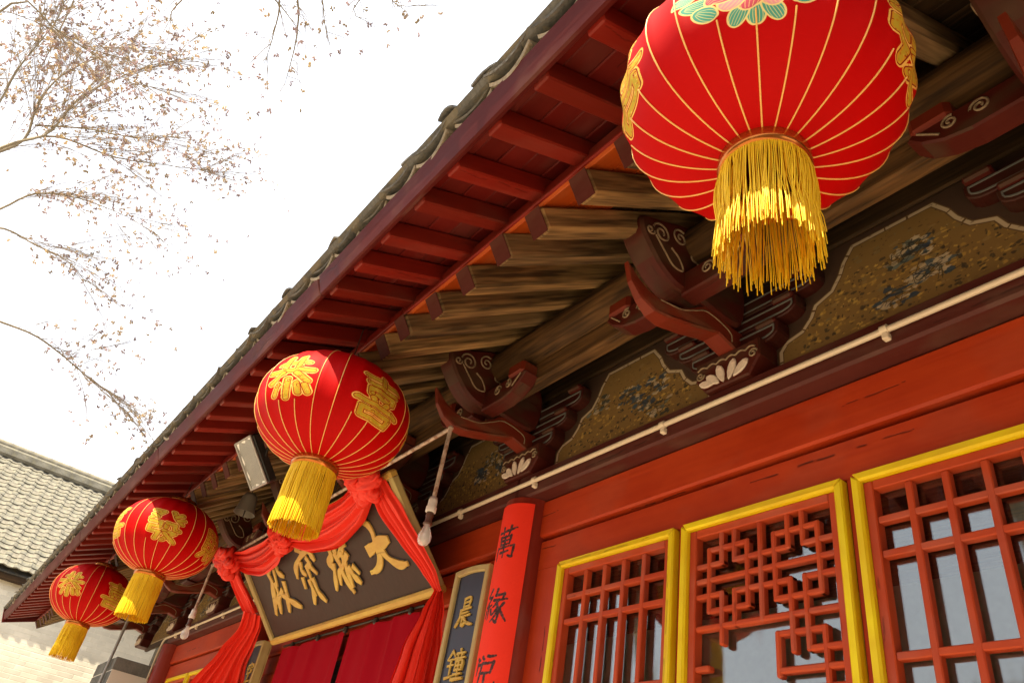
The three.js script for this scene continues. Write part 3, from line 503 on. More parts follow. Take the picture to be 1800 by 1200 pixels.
function fringeGeo(n, messy, R0, R1, len, rad) {
  const G = [];
  for (let k = 0; k < n; k++) {
    const a = (k + rnd()) / n * 6.283, clump = messy ? 0.075 * Math.sin(a * 11) + 0.05 * Math.sin(a * 23) : 0, a1 = a + clump * 0.9 + rr(-1, 1) * (messy ? 0.07 : 0.03), L = len * (messy ? rr(0.86, 1.03) : rr(0.975, 1.02)), ro = rr(-1, 1) * (messy ? 0.0016 : 0.0008), bow = rr(-1, 1) * (messy ? 0.012 : 0.004);
    const P = []; for (let j = 0; j <= 5; j++) { const t = j / 5, aa = lerp(a, a1, t) + bow * Math.sin(t * Math.PI * 2), r = lerp(R0, R1, Math.pow(t, 0.6)) + ro * t + bow * Math.sin(t * 5); P.push(V(r * Math.sin(aa), -L * t, r * Math.cos(aa))); }
    const v = [], ix = []; P.forEach((p, j) => { for (let m = 0; m < 3; m++) { const b = m / 3 * 6.283 + k; v.push(p.x + rad * Math.cos(b), p.y, p.z + rad * Math.sin(b)); if (j < 5) { const q = j * 3 + m, q2 = j * 3 + (m + 1) % 3; ix.push(q, q2, q2 + 3, q, q2 + 3, q + 3); } } });
    const g = new THREE.BufferGeometry(); g.setAttribute('position', new THREE.Float32BufferAttribute(v, 3)); g.setIndex(ix); g.computeVertexNormals(); G.push(g);
  }
  return mergeGeometries(G);
}
function makeLantern(messy) {
  const L = new THREE.Group(), [rb, yb] = prof(F0);
  add('silk_body', lanternBody(), M.silk[messy ? 1 : 0], L);
  const pts = (f0, f1, a) => { const p = []; for (let i = 0; i <= 20; i++) { const f = lerp(f0, f1, i / 20), [r, y] = prof(f); p.push(V((r + 0.0005) * Math.sin(a), y, (r + 0.0005) * Math.cos(a))); } return p; };
  for (let k = 0; k < NRIB; k++) { // gold piping; interrupted where a sewn character or spray covers it
    const a = k / NRIB * 6.283, f = k / NRIB, slot = Math.floor(f * 5), u = f * 5 - slot - 0.5, isFl = messy && slot === 2, onChar = !isFl && Math.abs(u) < 0.27, onFlower = isFl && Math.abs(u) < 0.36;
    add('rib', tube(onChar ? pts(-F0, -0.47, a) : pts(-F0, onFlower ? -0.50 : F0, a), 0.0024, 26, 5), M.rib, L);
  }
  const col = new THREE.LatheGeometry([[rb - 0.004, yb * -1 + 0.012], [rb + 0.006, -yb + 0.002], [rb + 0.008, -yb - 0.025], [rb + 0.003, -yb - 0.042], [rb - 0.012, -yb - 0.043], [rb - 0.012, -yb + 0.012]].map((p) => new THREE.Vector2(p[0], p[1])), 48);
  add('collar', col, M.collar, L);
  const top = add('cap_ring', new THREE.LatheGeometry([[0.02, yb + 0.035], [rb, yb + 0.035], [rb + 0.006, yb + 0.02], [rb + 0.004, yb - 0.012], [rb - 0.01, yb - 0.012]].map((p) => new THREE.Vector2(p[0], p[1])), 40), M.collar, L);
  const f = add('fringe', messy ? fringeGeo(330, true, rb, rb + 0.007, 0.295, 0.0014) : fringeGeo(250, false, rb, rb + 0.006, 0.30, 0.0020), M.fringe, L, 0, -yb - 0.037, 0); f.userData.kind = 'stuff';
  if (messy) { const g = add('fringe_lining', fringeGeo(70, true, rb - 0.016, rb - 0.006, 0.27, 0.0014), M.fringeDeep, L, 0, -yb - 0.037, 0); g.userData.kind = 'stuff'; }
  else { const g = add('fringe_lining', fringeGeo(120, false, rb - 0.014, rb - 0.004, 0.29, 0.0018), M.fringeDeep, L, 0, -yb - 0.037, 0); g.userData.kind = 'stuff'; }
  add('hanging_wire', cyl(0.003, 0.003, 0.26, 'y', 8), M.iron, L, 0, yb + 0.15, 0);
  return L;
}
{
  const near = makeLantern(true), far = makeLantern(false); near.scale.setScalar(0.965);
  const LAN = [[near, -0.745, 3.405, 1.35, 3.76, 'large red silk lantern with a pink peony spray and loose yellow fringe'],
    [far, -3.34, 3.41, 1.35, -0.096, 'red silk lantern hanging in front of the red swag above the name board'],
    [far.clone(), -6.30, 3.425, 1.35, -1.876, 'red silk lantern hanging next to the grey bell, just beyond the name board'],
    [far.clone(), -8.93, 3.41, 1.35, 0.16, 'red silk lantern hanging closest to the grey brick pier']];
  LAN.forEach(([L, x, y, z, rot, lab]) => { L.name = numbered('red_lantern'); L.userData = { label: lab, category: 'lantern', group: 'red lanterns under the eave' }; L.position.set(x, y, z); L.rotation.y = rot; scene.add(L); });
}

/* ---------- name board with the red swag ---------- */
const PLEAN = 43 * Math.PI / 180, PY = 3.05, PZ = 0.1;
{
  const p = thing('name_board', 'dark brown temple name board with four gold characters and gold frame, leaning forward', 'name board');
  p.position.set(-5.38, PY, PZ); p.rotation.x = PLEAN;
  const W = 2.68, H = 0.8;
  add('board', cbox(W - 0.06, H - 0.04, 0.03, 0.003, 'x'), M.plaque, p, 0, H / 2, 0);
  for (const y of [0.02, H - 0.02]) add('frame_rail', cbox(W, 0.055, 0.07, 0.014, 'x', rnd(), 0), M.gold, p, 0, y, 0.012);
  for (const s of [-1, 1]) add('frame_stile', cbox(0.05, H - 0.057, 0.0695, 0.014, 'y', rnd(), 0), M.gilt, p, s * (W / 2 - 0.0255), H / 2, 0.012);
  const CH = [
    [[0.039, [[-4.596, 0.599], [-4.545, 0.559], [-4.528, 0.506], [-4.54, 0.455], [-4.551, 0.391], [-4.556, 0.338], [-4.596, 0.292], [-4.652, 0.267], [-4.727, 0.263]]], [0.069, [[-4.654, 0.404], [-4.54, 0.419], [-4.399, 0.423]]], [0.042, [[-4.506, 0.381], [-4.477, 0.325], [-4.432, 0.283], [-4.363, 0.244], [-4.287, 0.237]]]],
    [[0.044, [[-5.191, 0.57], [-5.172, 0.526], [-5.175, 0.475], [-5.237, 0.435], [-5.226, 0.4]]], [0.035, [[-5.074, 0.583], [-5.092, 0.522], [-5.111, 0.468]]], [0.04, [[-5.003, 0.593], [-5.006, 0.542], [-4.998, 0.489], [-5.075, 0.454]]], [0.036, [[-4.937, 0.513], [-4.994, 0.501]]], [0.032, [[-5.187, 0.412], [-5.221, 0.34], [-5.28, 0.243]]], [0.036, [[-5.112, 0.474], [-5.093, 0.393], [-5.098, 0.317], [-5.081, 0.249], [-5.055, 0.186]]], [0.032, [[-5.016, 0.467], [-5.024, 0.411], [-5.094, 0.361], [-5.142, 0.344], [-5.186, 0.269]]], [0.036, [[-4.952, 0.44], [-5.006, 0.401], [-5.026, 0.322], [-5.033, 0.228]]], [0.031, [[-4.927, 0.347], [-4.887, 0.295]]], [0.039, [[-4.986, 0.346], [-4.96, 0.284], [-4.915, 0.231]]]],
    [[0.035, [[-5.666, 0.632], [-5.596, 0.592]]], [0.039, [[-5.5, 0.592], [-5.467, 0.556], [-5.446, 0.506]]], [0.036, [[-5.511, 0.59], [-5.656, 0.558], [-5.777, 0.501], [-5.809, 0.434]]], [0.033, [[-5.551, 0.536], [-5.53, 0.486], [-5.605, 0.476]]], [0.033, [[-5.669, 0.522], [-5.69, 0.467], [-5.659, 0.427]]], [0.033, [[-5.595, 0.465], [-5.595, 0.381]]], [0.034, [[-5.726, 0.406], [-5.738, 0.34]]], [0.033, [[-5.632, 0.372], [-5.634, 0.297], [-5.687, 0.205]]], [0.034, [[-5.566, 0.372], [-5.558, 0.267], [-5.503, 0.195]]], [0.032, [[-5.516, 0.449], [-5.478, 0.409]]], [0.025, [[-5.626, 0.337], [-5.611, 0.259]]]],
    [[0.047, [[-6.241, 0.593], [-6.293, 0.563], [-6.28, 0.483], [-6.313, 0.425], [-6.352, 0.35], [-6.428, 0.235]]], [0.036, [[-6.104, 0.598], [-6.103, 0.53], [-6.046, 0.488]]], [0.029, [[-6.171, 0.562], [-6.208, 0.443]]], [0.032, [[-6.238, 0.457], [-6.246, 0.369], [-6.334, 0.311]]], [0.04, [[-6.074, 0.436], [-6.098, 0.343], [-6.164, 0.217]]], [0.033, [[-6.152, 0.388], [-6.271, 0.319], [-6.324, 0.228]]], [0.042, [[-6.16, 0.345], [-6.063, 0.28], [-5.939, 0.216]]]],
  ];
  for (const s of CH) { const sh = s.map(([w, q]) => [w * 1.12, q.map(([x, y]) => [x + 5.38, y])]); add('gold_character', glyphGeo(sh, 0.014), M.gold, p, 0, 0, 0.016); add('character_outline', glyphGeo(sh.map(([w, q]) => [w + 0.014, q]), 0.004), M.black, p, 0, 0, 0.0152); }
}
// cloth: a pleated band along a path
const hsh = (i, s) => HASH[(i * 733 + s * 389) & 65535];
function clothBand(path, widths, side, out, o = {}) {
  const { n = 70, m = 40, folds = 5, amp = 0.03, s = 1, drift = 0.6 } = o, cv = new THREE.CatmullRomCurve3(path.map((p) => V(...p))), P = [], uv = [], ix = [];
  for (let i = 0; i <= n; i++) {
    const t = i / n, c = cv.getPoint(t), k = t * (widths.length - 1), a = Math.min(widths.length - 2, Math.floor(k)), w = lerp(widths[a], widths[a + 1], sstep(0, 1, k - a));
    const sd = V(...(Array.isArray(side[0]) ? side[0].map((x, q) => lerp(x, side[1][q], t)) : side)), ou = V(...out);
    for (let j = 0; j <= m; j++) {
      const q = j / m * 2 - 1, ph = q * folds * Math.PI + drift * Math.sin(t * 3 + s) + s;
      const f = Math.sin(ph + 0.8 * Math.sin(ph * 0.5 + s)) + 0.45 * Math.sin(ph * 2.3 + s * 3 + t * 2) + 0.35 * (vn(t * 8 + s * 9, q * 5 + 40, 256, 256, s) - 0.5);
      const p = c.clone().addScaledVector(sd, w * (q + 0.05 * Math.sin(ph * 1.4))).addScaledVector(ou, amp * f * (0.35 + 0.65 * w / Math.max(...widths)) - 0.25 * w * q * q * (o.curl ?? 0));
      P.push(p.x, p.y, p.z); uv.push(t * 2, q * w);
      if (i < n && j < m) { const e = i * (m + 1) + j; ix.push(e, e + 1, e + m + 2, e, e + m + 2, e + m + 1); }
    }
  }
  const g = new THREE.BufferGeometry(); g.setAttribute('position', new THREE.Float32BufferAttribute(P, 3)); g.setAttribute('uv', new THREE.Float32BufferAttribute(uv, 2)); g.setIndex(ix); g.computeVertexNormals(); return g;
}
function knotGeo(R, sx, sy, sz, s) { // gathered rosette: loops of cloth round a core
  const G = [], lp = (c, rx, ry, tilt, s2) => { const g = new THREE.SphereGeometry(1, 36, 22), p = g.attributes.position; for (let i = 0; i < p.count; i++) { const v = V().fromBufferAttribute(p, i), a = Math.atan2(v.y, v.x); const k = 1 + 0.14 * Math.sin(a * 5 + s2 + 3 * v.z) + 0.10 * Math.sin(a * 9 - s2 * 2 + 2 * v.z) + 0.12 * (vn(v.x * 3 + 30 + s2, v.y * 3 + 30, 256, 256, s2 | 0) - 0.5); p.setXYZ(i, v.x * rx * k, v.y * ry * k, v.z * rx * 0.6 * k); } g.rotateZ(tilt); g.translate(...c); g.computeVertexNormals(); G.push(g); };
  lp([0, 0, 0], R, R * 0.9, 0, s); for (let i = 0; i < 6; i++) { const a = i / 6 * 6.283 + s; lp([Math.cos(a) * R * 0.72, Math.sin(a) * R * 0.6, rr(0, 0.5) * R], R * rr(0.42, 0.62), R * rr(0.3, 0.45), a + rr(-0.5, 0.5), s + i * 2.3); }
  const g = merge(G); g.scale(sx, sy, sz); return g;
}
M.red = new THREE.MeshPhysicalMaterial({ color: 0xffffff, roughness: 0.5, specularIntensity: 0.5, side: THREE.DoubleSide, transmission: 0.12, thickness: 0 }); M.red.color.setRGB(0.80, 0.036, 0.018);
M.velvet = new THREE.MeshPhysicalMaterial({ roughness: 0.9, specularIntensity: 0.2, side: THREE.DoubleSide }); M.velvet.color.setRGB(0.31, 0.001, 0.010);
{
  const d = thing('red_swag', 'bright red cloth swag knotted over the top corners of the name board', 'drape');
  const cs = Math.cos(PLEAN), sn = Math.sin(PLEAN), pp = (x, s, o) => [x, PY + s * cs - o * sn, PZ + s * sn + o * cs], up = [0, cs, sn], out = [0, -sn, cs];
  add('swag', clothBand([pp(-4.25, .78, .07), pp(-4.56, .69, .08), pp(-4.92, .65, .09), pp(-5.28, .67, .09), pp(-5.66, .74, .08)], [0.07, 0.12, 0.15, 0.13, 0.06], up, out, { folds: 3, amp: 0.026, s: 2 }), M.red, d);
  add('swag', clothBand([pp(-5.66, .74, .08), pp(-5.95, .69, .08), pp(-6.25, .68, .08), pp(-6.5, .72, .08), pp(-6.78, .80, .07)], [0.06, 0.11, 0.12, 0.10, 0.06], up, out, { folds: 3, amp: 0.024, s: 5 }), M.red, d);
  add('corner_band', clothBand([pp(-4.20, .77, .06), pp(-4.16, .58, .065), pp(-4.10, .37, .062), pp(-4.04, .17, .058), pp(-4.02, .02, .06)], [0.10, 0.12, 0.10, 0.07, 0.035], [1, 0, 0], out, { folds: 3, amp: 0.018, s: 8 }), M.red, d);
  add('tail', clothBand([[-4.02, 3.03, 0.16], [-4.02, 2.88, 0.17], [-4.03, 2.66, 0.18], [-4.04, 2.35, 0.18], [-4.04, 1.9, 0.18]], [0.03, 0.07, 0.12, 0.15, 0.16], [0.52, 0, -0.85], [0.85, 0, 0.52], { folds: 3.4, amp: 0.035, s: 3 }), M.red, d);
  add('corner_band', clothBand([pp(-6.80, .78, .06), pp(-6.87, .62, .06), pp(-6.83, .42, .06), pp(-6.80, .30, .06)], [0.10, 0.10, 0.11, 0.10], [1, 0, 0], out, { folds: 3, amp: 0.02, s: 11 }), M.red, d);
  add('tail', clothBand([pp(-6.80, .30, .06), [-6.90, 3.12, 0.30], [-7.04, 2.92, 0.31], [-7.14, 2.6, 0.33], [-7.2, 2.1, 0.34]], [0.08, 0.09, 0.13, 0.22, 0.27], [0.3, 0, -0.95], [0.95, 0, 0.3], { folds: 3.6, amp: 0.04, s: 6 }), M.red, d);
  for (const [x, s, R, k] of [[-4.24, .79, 0.12, 1], [-5.66, .74, 0.11, 3], [-6.79, .80, 0.14, 5]]) { const o = add('knot', knotGeo(R, 1.25, 1.0, 1.0, k), M.red, d, ...pp(x, s, .10)); o.rotation.x = PLEAN; }
}
{ // velvet curtain in the doorway
  const d = thing('door_curtain', 'dark crimson velvet curtain hanging in the doorway below the name board', 'curtain');
  for (const [a, b, s] of [[-6.62, -5.435, 1], [-5.425, -4.44, 4]]) {
    const c = (a + b) / 2, w = (b - a) / 2;
    add('curtain_panel', clothBand([[c, 3.0, 0.05], [c, 2.4, 0.055], [c, 1.6, 0.06], [c, 0.5, 0.06]], [w, w, w, w], [1, 0, 0], [0, 0, 1], { folds: 2.2, amp: 0.012, s, m: 60, n: 30 }), M.velvet, d);
  }
  for (const x of [-6.45, -5.95, -5.47, -5.0, -4.52]) add('curtain_clip', cbox(0.035, 0.05, 0.03, 0.008), M.iron, d, x, 3.015, 0.05);
  add('curtain_rod', cyl(0.009, 0.009, 2.3, 'x', 10), M.iron, d, -5.53, 3.035, 0.035);
}
/* ---------- couplets ---------- */
const SM = { // small characters, strokes in a unit box, y up
  chen: [[0.09, [[.35, .98], [.35, .68]]], [0.09, [[.35, .97], [.66, 1.0], [.64, .7]]], [0.07, [[.37, .84], [.64, .86]]], [0.08, [[.35, .69], [.66, .72]]], [0.09, [[.22, .58], [.76, .64]]], [0.09, [[.25, .58], [.22, .3], [.05, .05]]], [0.07, [[.34, .47], [.66, .5]]], [0.08, [[.26, .35], [.78, .4]]], [0.09, [[.42, .36], [.40, .06], [.56, .14]]], [0.10, [[.46, .34], [.66, .14], [.95, .06]]]],
  zhong: [[0.09, [[.26, .98], [.04, .70]]], [0.09, [[.26, .96], [.44, .78]]], [0.07, [[.12, .68], [.38, .70]]], [0.07, [[.08, .50], [.40, .53]]], [0.08, [[.25, .70], [.25, .14]]], [0.08, [[.04, .12], [.44, .18]]], [0.08, [[.70, 1.0], [.72, .90]]], [0.08, [[.52, .86], [.94, .88]]], [0.07, [[.60, .82], [.64, .72]]], [0.07, [[.84, .84], [.78, .74]]], [0.08, [[.48, .70], [.98, .72]]], [0.08, [[.56, .62], [.56, .34]]], [0.08, [[.56, .62], [.90, .63], [.90, .34]]], [0.07, [[.58, .48], [.90, .48]]], [0.08, [[.56, .34], [.90, .34]]], [0.08, [[.73, .62], [.73, .06]]], [0.07, [[.54, .2], [.92, .22]]], [0.09, [[.46, .05], [1.0, .08]]]],
  fa: [[0.09, [[.5, .98], [.5, .6]]], [0.09, [[.25, .9], [.35, .66]]], [0.09, [[.78, .92], [.64, .68]]], [0.09, [[.08, .55], [.92, .6]]], [0.09, [[.4, .55], [.3, .2], [.05, .04]]], [0.10, [[.6, .55], [.6, .12], [.95, .1], [.94, .25]]]],
  kong: [[0.09, [[.5, 1.0], [.52, .9]]], [0.09, [[.12, .72], [.14, .86], [.88, .88], [.82, .74]]], [0.08, [[.38, .8], [.2, .58]]], [0.08, [[.6, .8], [.64, .62], [.86, .62]]], [0.09, [[.24, .48], [.8, .52]]], [0.09, [[.5, .5], [.5, .1]]], [0.10, [[.1, .06], [.94, .1]]]],
};
function couplet(x, z, top, turn, chars, label) {
  const c = thing('couplet_board', label, 'couplet board', 'couplet boards flanking the doorway'); c.position.set(x, 0, z); c.rotation.y = turn;
  const W = 0.31, H = 1.75, yb = top - H;
  const out = [[-W / 2, yb], [W / 2, yb], [W / 2, top - 0.03]]; for (let i = 1; i < 8; i++) { const t = i / 8; out.push([lerp(W / 2, -W / 2, t), top - 0.03 + 0.012 * Math.sin(t * Math.PI)]); } out.push([-W / 2, top - 0.03]);
  const inn = out.map(([a, b]) => [a * (1 - 0.024 / (W / 2)), lerp(yb + 0.024, top - 0.026, (b - yb) / H)]);
  add('board', uvBox(extrude(inn, 0.03, 0), 'y'), M.slate, c, 0, 0, 0);
  add('gilt_frame', uvBox(extrude(out, 0.085, 0.006, false, [inn.map(([a, b]) => [a * 0.995, b]).reverse()]), 'y'), M.gilt, c, 0, 0, -0.008);
  chars.forEach((k, i) => { const s = 0.165; add('gilt_character', glyphGeo(SM[k].map(([w, p]) => [w * s * 0.85, p.map(([a, b]) => [(a - 0.5) * s, b * s])]), 0.007), M.gold, c, 0, top - 0.36 - i * 0.285, 0.0155); });
}
couplet(-3.70, 0.12, 3.135, 0.06, ['chen', 'zhong', 'fa', 'kong'], 'tall dark couplet board in a gilt frame, beside the red paper strip');
couplet(-7.03, 0.12, 3.10, 0.0, ['kong', 'fa', 'chen', 'zhong'], 'tall dark couplet board in a gilt frame, half hidden by the swag tail');
{ // red paper strip round the column, with brush writing
  const cv = document.createElement('canvas'); cv.width = 256; cv.height = 1536; const c = cv.getContext('2d'); c.fillStyle = 'rgb(238,44,10)'; c.fillRect(0, 0, 256, 1536);
  let s = 99; const r = () => { s = (s * 16807) % 2147483647; return s / 2147483647; };
  for (let i = 0; i < 2500; i++) { c.globalAlpha = 0.05; c.fillStyle = r() < 0.5 ? '#b81c08' : '#ff5a2c'; c.fillRect(r() * 256, r() * 1536, 1 + r() * 10, 1 + r() * 10); }
  c.globalAlpha = 1; c.lineCap = 'round'; c.lineJoin = 'round';
  const W3 = {
    wan: [[.12, .16, .5, .14], [.5, .14, .9, .04], [.34, .02, .36, .24], [.68, .0, .6, .28], [.24, .32, .28, .56], [.24, .32, .72, .28], [.72, .28, .68, .52], [.26, .42, .7, .4], [.28, .54, .68, .52], [.48, .3, .46, .92], [.14, .64, .12, .98], [.14, .64, .88, .58], [.88, .58, .84, .92], [.84, .92, .68, .88], [.3, .78, .66, .74]],
    yuan: [[.3, .04, .12, .24], [.12, .24, .34, .26], [.34, .26, .06, .52], [.06, .52, .36, .48], [.22, .5, .2, .84], [.08, .62, .04, .8], [.34, .6, .4, .74], [.56, .06, .5, .22], [.5, .22, .84, .18], [.84, .18, .8, .32], [.44, .36, .96, .32], [.66, .36, .44, .54], [.6, .46, .72, .66], [.72, .66, .66, .96], [.66, .96, .54, .88], [.64, .58, .42, .76], [.68, .68, .4, .94], [.86, .44, .72, .58], [.72, .58, 1.0, .92]],
    zhu: [[.18, .1, .3, .14], [.4, .06, .5, .12], [.62, .04, .9, .02], [.2, .2, .16, .5], [.2, .26, .44, .22], [.44, .22, .86, .18], [.86, .18, .78, .46], [.36, .46, .78, .44], [.4, .26, .38, .46], [.36, .5, .3, .74], [.3, .74, .04, .98], [.58, .48, .58, .84], [.58, .84, .72, .9], [.72, .9, .98, .84], [.98, .84, .96, .68]],
  };
  ['wan', 'yuan', 'zhu', 'wan', 'yuan'].forEach((k, i) => { const y0 = 118 + i * 298; W3[k].forEach(([a, b, d, e]) => { const X = (v) => 62 + v * 138, Y = (v) => y0 + v * 165; for (let q = 0; q <= 14; q++) { const t = q / 14; c.globalAlpha = 0.75; c.fillStyle = ['#2e1518', '#3c2226', '#5a3a40'][(r() * 3) | 0]; c.beginPath(); c.arc(X(lerp(a, d, t)) + r() * 2, Y(lerp(b, e, t)) + 3 * Math.sin(t * 3) + r() * 2, 7.0 - 3.2 * t + r() * 1.5, 0, 6.3); c.fill(); } }); });
  const t = new THREE.CanvasTexture(cv); t.colorSpace = THREE.SRGBColorSpace; t.magFilter = THREE.LinearFilter;
  const w = 1.9, g = new THREE.CylinderGeometry(0.1585, 0.1615, 1.8, 32, 1, true, -w / 2 + 0.12, w);
  const o = add('paper_couplet', g, new THREE.MeshStandardMaterial({ map: t, roughness: 0.75, side: THREE.DoubleSide }), scene, -3.42, 2.53, 0.0);
  tag(o, 'bright red paper strip with brushed black characters pasted round the column', 'paper strip');
}
/* ---------- conduits, bulbs, flood lamp, bell ---------- */
{
  const p = thing('white_conduit', 'long white plastic conduit clipped along the ledge under the painted boards', 'pipe');
  const y = 3.545, z = 0.137;
  add('pipe', tube([[0.95, y, z], [-0.8, y - 0.004, z], [-2.2, y - 0.002, z], [-3.3, y - 0.004, z], [-3.9, y - 0.005, z], [-5.5, y - 0.002, z], [-7.5, y - 0.004, z], [-9.3, y - 0.003, z], [-10.6, y - 0.005, z]], 0.0128, 90, 10), M.pvc, p);
  add('pipe', tube([[-10.6, y - 0.005, z], [-10.68, y - 0.015, z], [-10.72, y - 0.06, z], [-10.72, y - 0.5, z]], 0.0128, 24, 10), M.pvc, p);
  for (const x of [-0.2, -1.12, -2.25, -3.24, -4.0, -5.1, -6.3, -7.6, -8.5, -9.4, -10.2]) { const c = group('pipe_clip', p, x, y, z); add('clip_ring', cyl(0.0175, 0.0175, 0.028, 'x', 14), M.pvc, c); add('clip_foot', cbox(0.026, 0.03, 0.03, 0.004), M.pvc, c, 0, -0.03, -0.008); }
}
{
  const p = thing('lamp_conduit', 'thin rusty pipe slung below the bracket beaks with two drop ends', 'pipe');
  const y = 3.63, z = 0.71;
  add('cross_pipe', cyl(0.011, 0.011, 4.0, 'x', 10), M.rustPipe, p, -5.30, y, z);
  for (const [x, l] of [[-3.295, 0.46], [-7.30, 0.44]]) { add('drop_pipe', cyl(0.0115, 0.0115, l, 'y', 10), M.rustPipe, p, x, y - l / 2 + 0.006, z); add('elbow', new THREE.SphereGeometry(0.0165, 12, 8), M.rustPipe, p, x, y, z); }
  for (const x of [-4.77, -6.11]) add('hanger', cyl(0.004, 0.004, 0.1, 'y', 6), M.iron, p, x, y + 0.05, z);
  const bulb = (x, yb, label) => {
    const b = thing('light_bulb', label, 'light bulb', 'bare bulbs on the lamp pipe'); b.position.set(x, yb, z);
    const lathe = (p2) => new THREE.LatheGeometry(p2.map((q) => new THREE.Vector2(...q)), 24);
    add('socket', lathe([[0, 0.02], [0.02, 0.02], [0.024, 0.0], [0.024, -0.03], [0.028, -0.034], [0.028, -0.06], [0.022, -0.064], [0, -0.064]]), M.porcelain, b);
    add('lamp_holder', lathe([[0, -0.062], [0.019, -0.064], [0.021, -0.085], [0.018, -0.09], [0.018, -0.115], [0.023, -0.12], [0.023, -0.13], [0, -0.132]]), flat(0.10, 0.045, 0.03, 0.4), b);
    add('bulb_glass', lathe([[0.015, -0.128], [0.017, -0.145], [0.028, -0.167], [0.0355, -0.192], [0.033, -0.218], [0.022, -0.236], [0.0, -0.243]]), M.bulbGlass, b);
    add('filament_mount', lathe([[0.002, -0.13], [0.006, -0.14], [0.004, -0.17], [0.010, -0.18], [0.0, -0.182]]), M.porcelain, b);
  };
  bulb(-3.295, 3.19, 'clear bare bulb hanging beside the dark couplet board and red paper strip');
  bulb(-7.30, 3.21, 'clear bare bulb hanging past the far end of the name board');
}
{
  const f = thing('flood_lamp', 'rectangular flood lamp with a pale glass face under the red rafters', 'lamp');
  f.position.set(-5.02, 3.715, 1.26); f.rotation.set(0.75, 0.10, 0, 'YXZ');
  add('housing', cbox(0.24, 0.35, 0.07, 0.012), M.black, f, 0, 0, -0.045);
  for (const s of [-1, 1]) { add('rim_stile', cbox(0.014, 0.35, 0.016, 0.004), M.steel, f, s * 0.114, 0, 0); add('rim_rail', cbox(0.2135, 0.014, 0.0155, 0.004), M.steel, f, 0, s * 0.168, 0); }
  add('reflector', (() => { const g = new THREE.PlaneGeometry(0.214, 0.322, 14, 20), p = g.attributes.position; for (let i = 0; i < p.count; i++) { const x = p.getX(i) / 0.107, y = p.getY(i) / 0.161; p.setZ(i, -0.008 - 0.03 * (1 - Math.max(x * x, y * y)) + 0.004 * Math.sin(x * 7 + y * 9)); } g.computeVertexNormals(); return g; })(), flat(0.9, 0.9, 0.88, 0.4, { side: THREE.DoubleSide }), f);
  add('front_glass', new THREE.BoxGeometry(0.214, 0.322, 0.003), M.bulb, f, 0, 0, 0.002).castShadow = false;
  add('bracket', tube([[-0.12, 0, -0.05], [-0.13, 0.1, -0.12], [0, 0.14, -0.17], [0.13, 0.1, -0.12], [0.12, 0, -0.05]], 0.007, 30, 6), M.iron, f);
  add('mount', cbox(0.03, 0.28, 0.03, 0.004), M.iron, f, 0, 0.2, -0.26).rotation.x = -0.5;
}
{
  const b = thing('wind_bell', 'small grey metal bell hanging under the brown rafters below the flood lamp', 'bell'); b.position.set(-6.15, 3.86, 0.9);
  add('bell_body', new THREE.LatheGeometry([[0.005, 0.09], [0.045, 0.085], [0.062, 0.05], [0.07, -0.02], [0.088, -0.085], [0.082, -0.085], [0.063, -0.02], [0.055, 0.045], [0.0, 0.075]].map((p) => new THREE.Vector2(...p)), 28), flat(0.23, 0.21, 0.17, 0.6, { metalness: 0.35 }), b);
  add('clapper', cyl(0.004, 0.012, 0.17, 'y', 8), M.iron, b, 0.0, -0.03, 0);
  add('hook', cyl(0.004, 0.004, 0.12, 'y', 6), M.iron, b, 0, 0.14, 0);
}
{ const o = add('steel_pole', cyl(0.018, 0.018, 1.6, 'y', 12), M.steel, scene, -11.0, 3.0, 0.585); tag(o, 'slim grey metal pole standing at the front of the grey brick pier', 'pole'); }

